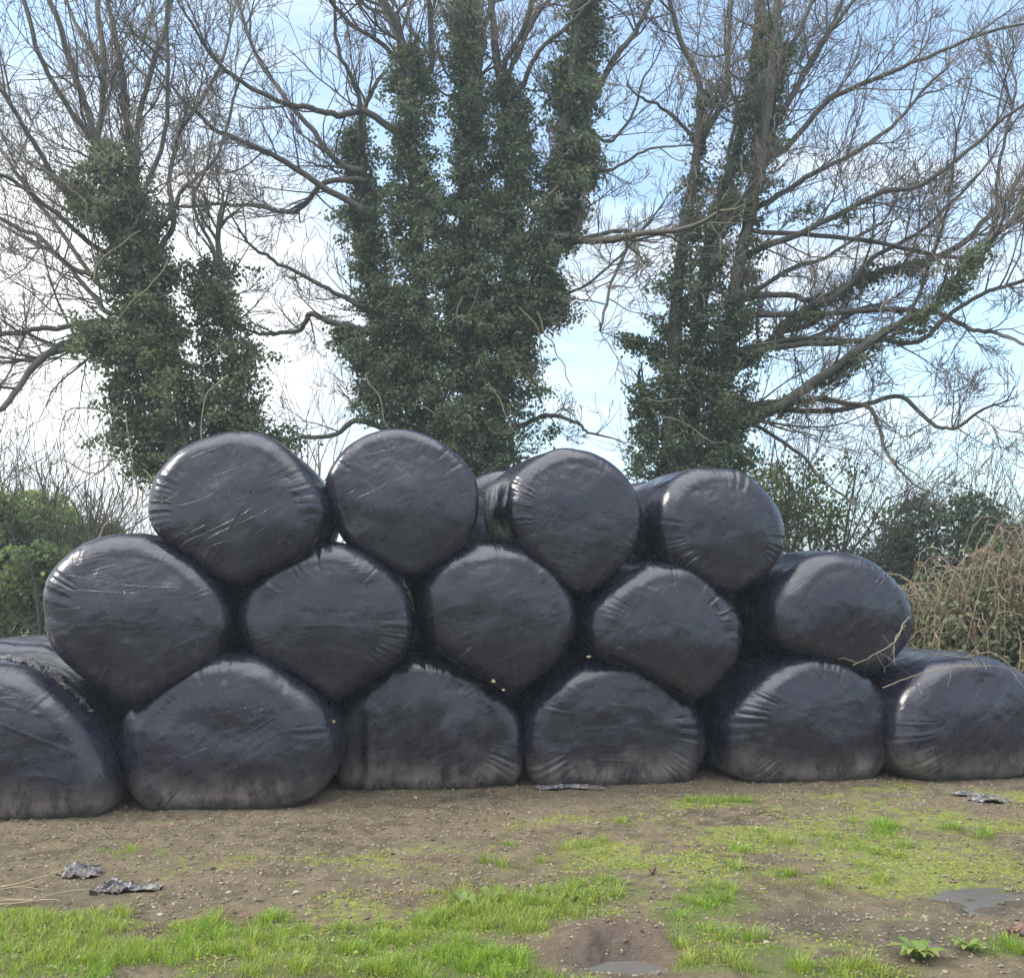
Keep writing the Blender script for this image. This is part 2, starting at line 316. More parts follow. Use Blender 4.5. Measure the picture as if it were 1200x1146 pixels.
# ------------------------------------------------------------------ bales
def smooth_loop(P, n):
    P = np.asarray(P, float); m = len(P); out = []
    for i in range(m):
        p0, p1, p2, p3 = P[i-1], P[i], P[(i+1) % m], P[(i+2) % m]
        for u in np.linspace(0, 1, 24, endpoint=False):
            out.append(.5*((2*p1)+(-p0+p2)*u+(2*p0-5*p1+4*p2-p3)*u*u+(-p0+3*p1-3*p2+p3)*u**3))
    C = np.array(out)
    for _ in range(16): C = (np.roll(C, 1, 0)+2*C+np.roll(C, -1, 0))/4
    D = np.r_[0, np.cumsum(np.linalg.norm(np.roll(C, -1, 0)-C, axis=1))]; Cc = np.vstack([C, C[:1]])
    s = np.linspace(0, D[-1], n, endpoint=False)
    return np.stack([np.interp(s, D, Cc[:, k]) for k in range(2)], -1)
def bale(outline, D, yaw, label, L=1.18, rim=.13, dome=.045, seed=0, ground=False, pleat=1., drape=0., group='black wrapped bales of the stack'):
    """outline: what the photograph shows of the end face; it is laid on a plane D metres away and turned by yaw, then given its depth"""
    if ground:
        low = max(outline, key=lambda p: p[1]); g0 = on_ground(*low, .0); D = g0[1] + .02
    cxp = sum(p[0] for p in outline)/len(outline); cyp = sum(p[1] for p in outline)/len(outline)
    C0 = at(cxp, cyp, D + rim*.8)
    u = np.array([cos(yaw), sin(yaw), 0]); nrm = np.array([sin(yaw), -cos(yaw), 0]); pts = []
    for p in outline:
        d = ray(*p); o = np.array([0, 0, CAMH]); s = ((C0-o) @ nrm)/(d @ nrm); w = o+d*s-C0; pts.append((w @ u, w[2]))
    NA = 380; C = smooth_loop(pts, NA); cen = (C.max(0)+C.min(0))/2; C = (C-cen)*1.028; C0 = C0+u*cen[0]+np.array([0, 0, cen[1]])
    ang = np.arctan2(C[:, 1], C[:, 0]); Rr = np.linalg.norm(C, axis=1); Rm = Rr.mean()
    # profile: (scale, depth, rimweight)
    prof = []
    for q in np.linspace(0.0, 1, 52)[1:]: prof.append((q*(1-rim/Rm), -dome*(1-q*q), np.exp(-((1-q)/.085)**2), q))
    for ph in np.linspace(0, pi/2, 12)[1:]: prof.append((1-rim/Rm*(1-sin(ph)), rim*(1-cos(ph)), np.exp(-((ph-.6)/.9)**2), 1.))
    for q in np.linspace(0, 1, 34)[1:-1]: prof.append((1+.02*sin(pi*q), rim+q*(L-2*rim), .35*np.exp(-q/.12), 1.))
    for ph in np.linspace(pi/2, 0, 8): prof.append((1-rim/Rm*(1-sin(ph)), L-rim*(1-cos(ph)), .4, 1.))
    for q in (.7, .4, .1): prof.append((q*(1-rim/Rm), L+dome*(1-q*q), 0, 1))
    prof = np.array(prof); NP = len(prof)
    sc = prof[:, 0][:, None]; dep = prof[:, 1][:, None] + 0*ang[None]; rw = prof[:, 2][:, None]
    Xl = sc*C[:, 0][None]; Zl = sc*C[:, 1][None]; Yl = dep-rim
    V = np.stack([Xl, Yl, Zl], -1)
    # approximate normals
    dA = np.roll(V, -1, 1)-np.roll(V, 1, 1); dP = np.gradient(V, axis=0); N = np.cross(dP, dA); N /= np.linalg.norm(N, axis=-1, keepdims=True)+1e-9
    if N[0, 0, 1] > 0: N = -N
    sx, sy, sz = V[..., 0]+seed*3.7, V[..., 1]+seed*1.3, V[..., 2]+seed*7.1
    disp = .030*fbm(sx*2.2, sy*2.2, sz*2.2, s=seed, o=2) + .0042*fbm(sx*6.5, sy*6.5, sz*6.5, s=seed+5, o=3)
    s_ = np.arange(NA)/NA; per = 2*pi*Rm; th = ang[None]
    tw = th+.10*vnoise(np.cos(th)*3, np.sin(th)*3, prof[:, 3][:, None]*3, s=seed+2); ca, sa = np.cos(tw), np.sin(tw)
    pl = vnoise(ca*11, sa*11, prof[:, 1][:, None]*1.5+prof[:, 3][:, None]*1.2, s=seed+9)+.7*vnoise(ca*24, sa*24, prof[:, 3][:, None]*2, s=seed+10)
    gate = np.clip(vnoise(ca*2.6, sa*2.6, s=seed+12)*1.9+.25, .05, 1.4)
    disp = disp + pleat*.0050*rw*gate*(.6-np.abs(pl))*1.4
    # stretched creases across the face
    an = (seed*1.7) % 2.4 - .6; a1 = Xl*cos(an)+Zl*sin(an); a2 = -Xl*sin(an)+Zl*cos(an)
    cr = 1-np.abs(vnoise(a1*1.8, a2*9.5, s=seed+30))*3.; cr = np.clip(cr, 0, 1)**2*np.clip(vnoise(a1*2.5, a2*2.5, s=seed+31)+.15, 0, 1)
    disp = disp + .0024*cr
    if drape:  # loose film hanging in folds on the lower face
        f = vnoise(Xl*9, Zl*1.0, s=seed+40)+.5*vnoise(Xl*19, Zl*1.4, s=seed+41)
        disp = disp + drape*.045*f*np.clip(.9-(Zl+.35)*1.2, .15, 1)*(prof[:, 1][:, None] < rim*.7)
    V = V+N*disp[..., None]
    if ground:
        zb = V[..., 2].min(); fl = -C0[2]-.012; V[..., 2] = np.maximum(V[..., 2], fl+ .006*np.sin(V[..., 0]*9+seed))
    cenf = np.array([[0, V[0, :, 1].mean(), V[0, :, 2].mean()]]); cenb = np.array([[0, V[-1, :, 1].mean(), V[-1, :, 2].mean()]])
    base = C0+np.array([0, 0, V[..., 2].min()]); V = V.reshape(-1, 3); V = np.vstack([V, cenf, cenb])
    V[:, 2] += C0[2]-base[2]
    I = np.arange(NP*NA).reshape(NP, NA); J = np.roll(I, -1, 1)
    Q = np.stack([I[:-1], J[:-1], J[1:], I[1:]], -1).reshape(-1, 4)
    T1 = np.stack([J[0], I[0], np.full(NA, NP*NA)], -1); T2 = np.stack([I[-1], J[-1], np.full(NA, NP*NA+1)], -1)
    o = mesh('wrapped_bale', V, [Q, T1, T2], M_film); o.location = base; o.rotation_euler = (0, 0, yaw)
    tag(o, label, 'bale', group); return o, I, V
YW = R(10)
Bl = {}
def B(key, *a, **k): Bl[key] = bale(*a, **k); return Bl[key][0]
B('T0', [(279,508),(314,515),(349,543),(371,574),(379,602),(371,633),(345,657),(305,673),(281,684),(254,674),(218,650),(188,626),(178,602),(181,574),(192,552),(218,526),(249,513)],
  7.15, R(3), 'leftmost bale of the top row, round and standing highest on the left', seed=1, rim=.14)
B('T1', [(472,505),(506,513),(537,535),(554,558),(559,585),(556,615),(541,641),(515,660),(485,674),(454,662),(424,645),(403,630),(390,606),(383,580),(387,554),(410,524),(441,508)],
  7.5, R(6), 'roundest top row bale, smooth grey sheen on its face, second from the left', seed=2, rim=.11, pleat=.6)
B('T2', [(668,527),(703,537),(733,563),(748,593),(750,615),(742,641),(711,676),(681,696),(656,684),(630,660),(609,636),(597,606),(597,583),(603,560),(624,541),(645,530)],
  7.75, R(13), 'third bale of the top row with a creased fold and glossy left side', seed=3, rim=.13)
B('T3', [(828,549),(863,554),(889,574),(910,602),(915,633),(906,659),(885,681),(855,697),(825,686),(797,668),(777,648),(770,620),(772,595),(783,570),(803,555)],
  8.0, R(13), 'rightmost bale of the top row with glossy left shoulder', seed=4, rim=.15)
B('M0', [(155,627),(192,637),(232,661),(258,690),(268,720),(264,748),(244,781),(196,808),(155,826),(118,805),(87,781),(65,755),(55,720),(57,685),(79,654),(113,634)],
  7.05, R(9), 'leftmost and largest bale of the middle row', seed=5, rim=.165)
B('M1', [(385,639),(415,645),(447,663),(470,687),(480,717),(480,748),(470,770),(437,792),(393,818),(370,808),(331,787),(297,765),(282,737),(283,707),(305,676),(340,650)],
  7.35, R(8), 'second bale from the left in the middle row, torn film along its right edge', seed=6, rim=.165)
B('M2', [(576,639),(611,643),(646,667),(666,698),(670,733),(659,759),(629,790),(602,808),(572,796),(534,774),(508,752),(498,720),(499,689),(517,660),(546,643)],
  7.65, R(10), 'central bale of the middle row with horizontal creases near its top', seed=7, rim=.165)
B('M3', [(775,661),(811,667),(845,698),(864,729),(863,763),(848,788),(815,820),(786,808),(745,785),(702,766),(691,748),(690,724),(701,702),(727,677),(752,664)],
  7.9, R(12), 'fourth bale from the left in the middle row with bright left rim', seed=8, rim=.165)
B('M4', [(967,648),(1007,654),(1042,681),(1061,711),(1063,737),(1050,763),(1015,790),(980,780),(944,768),(912,752),(903,730),(903,708),(911,687),(933,662)],
  8.15, R(14), 'rightmost bale of the middle row beside the brambles', seed=9, rim=.17)
B('B0', [(-20,775),(35,785),(66,806),(102,842),(124,880),(132,915),(124,945),(95,957),(26,962),(-50,964),(-100,950),(-125,900),(-120,840),(-80,790)],
  0, R(8), 'dusty bottom row bale cut off by the left edge of the picture', seed=10, ground=True, rim=.20, L=1.25)
B('B1', [(270,767),(305,772),(349,798),(379,825),(391,859),(389,894),(371,925),(327,944),(262,949),(196,950),(172,942),(150,916),(143,881),(146,851),(166,820),(201,792),(235,772)],
  0, R(4), 'widest sagging bale of the bottom row, dusty grey base, second from the left', seed=11, ground=True, rim=.20)
B('B2', [(489,767),(528,774),(568,796),(598,825),(610,855),(609,890),(598,912),(554,922),(489,926),(424,925),(402,916),(393,886),(393,845),(408,811),(437,785),(463,771)],
  0, R(7), 'bottom row bale with loose film hanging in vertical folds', seed=12, ground=True, rim=.20, drape=1.)
B('B3', [(725,770),(759,779),(799,811),(820,845),(822,878),(806,910),(780,919),(729,921),(663,921),(633,916),(618,894),(615,859),(622,829),(642,803),(677,781)],
  0, R(10), 'bottom row bale with fine diagonal creases over its whole face', seed=13, ground=True, rim=.20)
B('B4', [(950,766),(989,777),(1022,805),(1039,838),(1037,873),(1024,899),(998,913),(911,917),(867,910),(851,890),(848,855),(855,827),(885,795),(918,773)],
  0, R(12), 'fifth bale from the left in the bottom row, directly under the last middle bale', seed=14, ground=True, rim=.20)
B('B5', [(1120,770),(1155,771),(1192,787),(1214,815),(1222,850),(1212,885),(1187,908),(1129,915),(1077,911),(1051,893),(1044,862),(1048,826),(1063,797),(1087,778)],
  0, R(14), 'last bottom row bale on the right with pale bramble stems over its top', seed=15, ground=True, rim=.20)
# a second row stands behind; only slivers of it show
B('K0', [(30,756),(62,762),(92,780),(112,804),(128,850),(120,890),(30,905),(-60,900),(-75,840),(-60,790),(-20,757)],
  0, R(9), 'bale behind the bottom left one, only its pale grey top showing', seed=16, ground=True)
B('K1', [(600,553),(640,560),(665,585),(675,620),(665,650),(640,672),(600,682),(560,668),(535,640),(528,610),(540,578),(568,557)],
  9.15, R(10), 'bale behind the second and third top row bales, showing as a dark sliver', seed=17, group='bales of the second row')
B('K2', [(770,566),(805,570),(830,590),(842,620),(835,650),(812,674),(770,684),(735,672),(712,645),(706,612),(716,585),(740,569)],
  9.4, R(10), 'bale behind the gap between the third and fourth top row bales', seed=18, group='bales of the second row')

def ring(cx, cy, rx, ry, n=14): return [(cx+rx*sin(2*pi*i/n), cy-ry*cos(2*pi*i/n)) for i in range(n)]
for i, (gx_, gy_, Dm, w1, w2) in enumerate([(282, 728, 8.35, 'leftmost', 'second'), (488, 730, 8.6, 'second', 'central'), (682, 730, 8.95, 'central', 'fourth'), (872, 728, 9.3, 'fourth', 'rightmost')]):
    bale(ring(gx_, gy_+2, 86, 78), Dm, R(10), f'second row bale glimpsed in the dark gap between the {w1} and {w2} middle row bales', seed=30+i, group='bales of the second row', L=1.1)
for i, (gx_, D_, w1) in enumerate([(148, 8.1, 'the cut-off bale and the widest bale'), (388, 8.45, 'the widest bale and the folded bale'), (606, 8.85, 'the folded bale and the diagonally creased bale'), (828, 9.15, 'the diagonally creased bale and the fifth bottom bale'), (1030, 9.35, 'the last two bottom row bales')]):
    zb = at(gx_, 860, D_); kb = F/D_
    yb = to_px(np.array(0.), np.array(D_+.0), 0.0)[1]
    bale(ring(gx_, yb-.52*kb, .70*kb, .53*kb), D_, R(10), 'second row bale behind '+w1, seed=40+i, group='bales of the second row', L=1.1)

# ragged film: strips of the wrap that have come loose, each a part of its bale
def ragged(bkey, a0, a1, ring, w, name='loose_film', label=None, seed=0):
    o, I, V = Bl[bkey]; NA = I.shape[1]; idx = (np.arange(int(a0*NA), int(a1*NA))) % NA; P = V[I[ring, idx]]; n = len(idx)
    cen = V[:-2].mean(0); out = P-cen; out[:, 1] *= .3; out /= np.linalg.norm(out, axis=1, keepdims=True)
    rows = []; K = 5
    for k in range(K):
        q = k/(K-1); s = np.arange(n)/3.
        h = .004+w*q*(.55+.45*vnoise(s*2.3, q*2, s=seed))*(.5+.5*np.sin(np.linspace(0, pi, n)))
        y = .05*(q-.5)*(1+vnoise(s, q, s=seed+3)) + .02*vnoise(s*2, q*3, s=seed+2)
        rr = P+out*(h+.012*vnoise(s*3, q*4, s=seed+1))[:, None]; rr[:, 1] += y; rows.append(rr)
    G = np.array(rows); J = np.arange(K*n).reshape(K, n)
    Qd = np.stack([J[:-1, :-1], J[:-1, 1:], J[1:, 1:], J[1:, :-1]], -1).reshape(-1, 4)
    r = mesh(name, G.reshape(-1, 3), Qd, M_scrap, True, parent=o)
    if label: r['label'] = label
    return r
# outlines run clockwise from the top: fraction 0 is the top
ragged('B2', .74, .97, 63, .04, label='ragged torn film along the upper left rim', seed=5)
ragged('M1', .06, .24, 63, .03, label='torn film edge along the right rim', seed=8)
ragged('B0', .02, .20, 64, .04, label='torn film edge over the right shoulder', seed=11)

# ------------------------------------------------------------------ tubes and leaves
def tubes(paths, radii, sides):
    """paths (B,n,3), radii (B,n) -> V, Q"""
    P = np.asarray(paths, float); r = np.asarray(radii, float); Bn, n, _ = P.shape
    T = np.gradient(P, axis=1); T /= np.linalg.norm(T, axis=-1, keepdims=True)+1e-9
    m = T.mean(1); ref = np.where((np.abs(m[:, 2]) > .75)[:, None], np.array([[1., .2, 0]]), np.array([[0, .1, 1.]]))[:, None]
    U = np.cross(T, ref); U /= np.linalg.norm(U, axis=-1, keepdims=True)+1e-9; Wv = np.cross(T, U)
    a = np.linspace(0, 2*pi, sides, endpoint=False)
    V = P[:, :, None]+r[:, :, None, None]*(U[:, :, None]*np.cos(a)[:, None]+Wv[:, :, None]*np.sin(a)[:, None])
    I = np.arange(Bn*n*sides).reshape(Bn, n, sides); J = np.roll(I, -1, 2)
    Q = np.stack([I[:, :-1], J[:, :-1], J[:, 1:], I[:, 1:]], -1).reshape(-1, 4)
    return V.reshape(-1, 3), Q
def tube_mesh(name, L, mat, parent=None, origin=(0, 0, 0)):
    """L: list of (points, radii, sides) of any lengths; grouped by shape"""
    G = {}
    for p, r, s in L: G.setdefault((len(p), s), []).append((p, r))
    Vs, Qs, o = [], [], 0
    for (n, s), lst in G.items():
        V, Q = tubes([a for a, b in lst], [b for a, b in lst], s); Vs.append(V); Qs.append(Q+o); o += len(V)
    return mesh(name, np.vstack(Vs)-np.asarray(origin), np.vstack(Qs), mat, True, parent)
def spline(P, n):
    P = np.asarray(P, float); m = len(P); Pe = np.vstack([2*P[0]-P[1], P, 2*P[-1]-P[-2]]); out = []
    for q in np.linspace(0, m-1, n):
        i = min(int(q), m-2); u = q-i; p0, p1, p2, p3 = Pe[i:i+4]
        out.append(.5*((2*p1)+(-p0+p2)*u+(2*p0-5*p1+4*p2-p3)*u*u+(-p0+3*p1-3*p2+p3)*u**3))
    return np.array(out)
def unit(v): return v/(np.linalg.norm(v)+1e-9)
def grow(out, p, d, L, r, lvl, kids, up=.085, wig=.175, rmin=.0050, clip=None):
    n = 6 if lvl < 2 else 5
    P = [p]; d = unit(d)
    for k in range(n-1):
        d = unit(d+rng.normal(0, wig, 3)+np.array([0, 0, up])); P.append(P[-1]+d*L/(n-1))
    P = np.array(P); rr = np.maximum(np.linspace(r, r*.35, n), rmin*.8)
    out[lvl].append((P, rr, 5 if lvl == 0 else (4 if lvl == 1 else 3)))
    if lvl >= len(kids): return
    for _ in range(rng.poisson(kids[lvl])+1):
        t_ = rng.uniform(.15, .98); i = min(int(t_*(n-1)), n-2); q = P[i]+(P[i+1]-P[i])*(t_*(n-1)-i); dd = unit(P[i+1]-P[i])
        side = unit(np.cross(dd, rng.normal(size=3))); a = rng.uniform(.35, .85)
        grow(out, q, dd*cos(a)+side*sin(a), L*rng.uniform(.48, .8)*(1.15-.4*t_), max(rr[i]*.58, rmin), lvl+1, kids, up, wig, rmin)
def leaves(C, size, N=None, spread=1.0):
    """C (n,3) centres -> V,Q of folded kite-shaped leaves"""
    n = len(C); N = rng.normal(size=(n, 3)) if N is None else N+rng.normal(size=(n, 3))*spread
    N /= np.linalg.norm(N, axis=1, keepdims=True); A = np.cross(N, rng.normal(size=(n, 3))); A /= np.linalg.norm(A, axis=1, keepdims=True); Bv = np.cross(N, A)
    s = (size*rng.uniform(.6, 1.3, n))[:, None]; f = rng.uniform(.05, .3, n)[:, None]
    V = np.stack([C-A*s*.5, C+Bv*s*.42-A*s*.08+N*s*f, C+A*s*.55, C-Bv*s*.42-A*s*.08+N*s*f], 1)
    return V.reshape(-1, 3), np.arange(4*n).reshape(n, 4)
def clumps(path, rad, per_m, cr, nl, gate=.0, s=0, flat=.8):
    """leaf centres and outward normals of ivy around a limb; per_m clumps per metre, each nl leaves"""
    path = np.asarray(path); seg = np.r_[0, np.cumsum(np.linalg.norm(np.diff(path, axis=0), axis=1))]; Ltot = seg[-1]
    m = int(Ltot*per_m); q = rng.uniform(0, Ltot, m); P = np.stack([np.interp(q, seg, path[:, k]) for k in range(3)], -1)
    r = np.interp(q, seg, rad); dv = rng.normal(size=(m, 3)); dv[:, 2] *= .5; dv /= np.linalg.norm(dv, axis=1, keepdims=True)
    bulge = 1.12+.62*vnoise(P[:, 2]*2.1, dv[:, 0]*1.5+s, dv[:, 1]*1.5, s=s)
    C = P+dv*(r*bulge*rng.uniform(.55, 1.08, m))[:, None]
    fr = np.linalg.norm(C-P, axis=1)/(r*bulge+1e-6)
    keep = fbm(C[:, 0]*2.6, C[:, 1]*2.6, C[:, 2]*2.0, s=s+50, o=2) > -.75+gate*.35+.95*np.clip((fr-.68)/.4, 0, 1)
    C, dv = C[keep], dv[keep]
    pick = rng.integers(0, len(C), int(len(C)*.16)); S0 = []; D0 = []          # shoots that reach out of the mass
    for i_ in pick:
        d = unit(dv[i_]+rng.normal(0, .35, 3)+np.array([0, 0, rng.choice([-.5, .5])])); n_ = rng.integers(2, 5)
        for q_ in range(1, n_+1): S0.append(C[i_]+d*q_*.085*rng.uniform(.8, 1.3)); D0.append(dv[i_])
    if S0: C = np.vstack([C, S0]); dv = np.vstack([dv, D0])
    k = len(C); c = np.repeat(C, nl, 0); o = rng.normal(size=(k*nl, 3))*cr; o[:, 2] = o[:, 2]*flat-np.abs(o[:, 2])*.25
    return c+o, np.repeat(dv, nl, 0)+np.array([0, 0, .35])

def big_tree(name_label, Y, base_px, stems, limbs, ivy, dy, group, seed, kids=(3, 2.4, 1.2), leafsize=.050, wild=0, ivyden=2.7):
    """stems / limbs: (pixel polyline, radius px start, radius px end, depth drift, twig length in m)"""
    global rng
    rng = np.random.default_rng(seed); base = at(base_px[0], base_px[1], Y); base[2] = 0
    T = empty('ivy_clad_tree', base, name_label, 'tree', group); k = Y/F
    thick = []; out = [[], [], [], []]; ivyP = []; ivyN = []
    def poly(px, drift):
        n = len(px); return [at(p[0], p[1], Y+drift*(i/(n-1))**1.2) for i, p in enumerate(px)]
    for px, r0, r1, drift, tl in stems:
        P = poly(px, drift); g = P[0].copy(); g[2] = -.2; g[0] = base[0]+(g[0]-base[0])*.6; g[1] = Y; P = spline([g]+P, 5*(len(P)+1)); n = len(P)
        P = P+np.cumsum(rng.normal(0, .012, (n, 3)), 0)
        thick.append((P, (np.linspace(r0**.5, r1**.5, n)**2*.85)*k, 9))
        if tl:
            for _ in range(int(3+1.1*len(px))):
                i = rng.integers(int(n*.55), n-1); d = unit(P[i+1]-P[i]); side = unit(np.cross(d, rng.normal(size=3))); a = rng.uniform(.5, 1.)
                grow(out, P[i], d*cos(a)+side*sin(a), tl*rng.uniform(.6, 1.1), max(r1*k*.35, .012), 0, kids)
            grow(out, P[-1], P[-1]-P[-3], tl*1.3, r1*k, 0, kids)
    for px, r0, r1, drift, tl in limbs:
        Pl = poly(px, drift); St = np.vstack([a_[0] for a_ in thick[:len(stems)]]); dd_ = np.linalg.norm((St+np.array([0, 0, .35])-Pl[0])*[1, .6, 1], axis=1); j_ = int(dd_.argmin())
        Pl = [St[j_], (St[j_]+Pl[0])/2+np.array([0, 0, .03])]+Pl if np.linalg.norm(St[j_]-Pl[0]) > .3 else [St[j_]]+Pl
        P = spline(Pl, 6*len(Pl)); n = len(P); wv = np.cumsum(rng.normal(0, .011, (n, 3)), 0); P = P+wv
        thick.append((P, np.linspace(r0, r1, n)*k, 7))
        Lm = np.linalg.norm(np.diff(P, axis=0), axis=1).sum()
        for _ in range(int(Lm*2.5)):
            i = rng.integers(int(n*.22), n-1); d = unit(P[i+1]-P[i]); side = unit(np.cross(d, rng.normal(size=3))); a = rng.uniform(.45, 1.05)
            grow(out, P[i], d*cos(a)+side*sin(a), tl*rng.uniform(.5, 1.3), max(r1*k*.6, .008), 0, kids, up=.09)
        grow(out, P[-1], P[-1]-P[-3], tl, r1*k, 0, kids)
    tube_mesh('trunk', thick, M_bark, T, base)
    tube_mesh('branches', out[0]+out[1], M_bark, T, base)
    tube_mesh('twigs', out[2]+out[3], M_twig, T, base)
    for px, r0, r1, drift, per_m, gate in ivy:
        P = spline(poly(px, drift), 4*len(px)); n = len(P)
        c, nn = clumps(P, np.linspace(r0, r1, n)*k, per_m*ivyden, .068, 30, gate, s=seed+len(ivyP)); ivyP.append(c); ivyN.append(nn)
    V, Q = leaves(np.vstack(ivyP), leafsize, np.vstack(ivyN), .75); mesh('ivy', V-base, Q, M_ivy, False, T)
    # bare ivy stems winding over the foliage
    L = []
    for _ in range(wild):
        px = ivy[rng.integers(len(ivy))][0]; i = rng.integers(len(px)-1); q = rng.uniform(); p = at(px[i][0]*(1-q)+px[i+1][0]*q+rng.normal()*12, px[i][1]*(1-q)+px[i+1][1]*q, Y-.55)
        P = [p]; d = unit(np.array([rng.normal()*.6, -.1, -.8]))
        for _k in range(7): d = unit(d+rng.normal(0, .45, 3)*np.array([1, .3, 1])); P.append(P[-1]+d*.17)
        L.append((spline(P, 16), np.linspace(.011, .006, 16), 4))
    for l in L: tube_mesh('bare_ivy_stem', [l], M_straw2, T, base)
    return T
M_straw2 = mat_flat('pale_dead_stems', (.22, .185, .125), (.14, .115, .075), 8, .8)
TG = 'bare ivy-clad trees behind the bales'
big_tree('leftmost bare tree, ivy on its leaning trunk and a separate ivy column at its right', 12.6, (210, 560),
 [([(205,560),(185,430),(160,330),(130,240),(112,165),(98,110),(72,30),(50,-60)], 12, 3, -.5, 1.5),
  ([(215,560),(200,420),(178,320),(160,240),(150,160),(138,80),(124,0),(112,-80)], 10, 3, .6, 1.5),
  ([(265,560),(268,450),(255,360),(248,300)], 10, 4, .3, .8)],
 [([(112,165),(122,90),(118,0),(112,-90)], 5, 3, .4, 1.5), ([(160,240),(158,170),(172,90),(195,10),(210,-60)], 5, 2.5, .8, 1.4),
  ([(98,255),(60,200),(20,130),(-30,50)], 4.5, 2, -1, 1.6), ([(108,290),(55,240),(5,205),(-60,180)], 4, 2, -1.2, 1.5),
  ([(112,320),(80,305),(40,270),(0,250),(-50,225)], 4, 2, .6, 1.4), ([(120,362),(85,320),(50,290),(0,262)], 4, 2, 1.2, 1.3),
  ([(128,375),(70,384),(20,388),(-60,400)], 4.5, 2.5, -.6, 1.4), ([(105,398),(70,402),(40,425),(5,470),(-30,500)], 6, 3, -1.2, 1.3),
  ([(100,400),(75,420),(30,435),(-30,440)], 4, 2, .4, 1.1), ([(130,190),(90,130),(50,60),(20,-40)], 4.5, 2.5, -.8, 1.6),
  ([(195,255),(212,222),(250,185),(270,120)], 3.5, 1.8, .8, 1.2), ([(200,262),(198,215),(212,160),(245,110),(262,60)], 4, 2, 1.2, 1.3),
  ([(135,100),(90,40),(60,-40)], 3.5, 2, .5, 1.4), ([(250,300),(236,268),(228,235),(240,200)], 3, 1.6, 0, .9), ([(160,235),(190,160),(195,90),(190,0)], 4, 2, -.7, 1.3),
  ([(125,340),(60,250),(0,170),(-40,130)], 3.5, 2, 1.4, 1.5)],
 [([(205,575),(195,470),(172,370)], 50, 32, 0, 60, .45), ([(180,400),(158,320),(140,245),(122,170)], 32, 15, -.3, 50, .4), ([(170,380),(175,290),(160,230)], 26, 14, .4, 45, .4),
  ([(280,575),(270,470),(262,400),(248,305)], 44, 17, .2, 60, .45), ([(325,560),(290,510),(250,480)], 26, 34, .0, 55, .4), ([(75,205),(100,235),(125,270)], 7, 12, -.3, 30, .5),
  ([(100,385),(125,400),(160,420)], 14, 26, -.3, 50, .5), ([(165,560),(150,480),(160,430)], 24, 28, -.2, 45, .5)],
 0, TG, 101, wild=9)
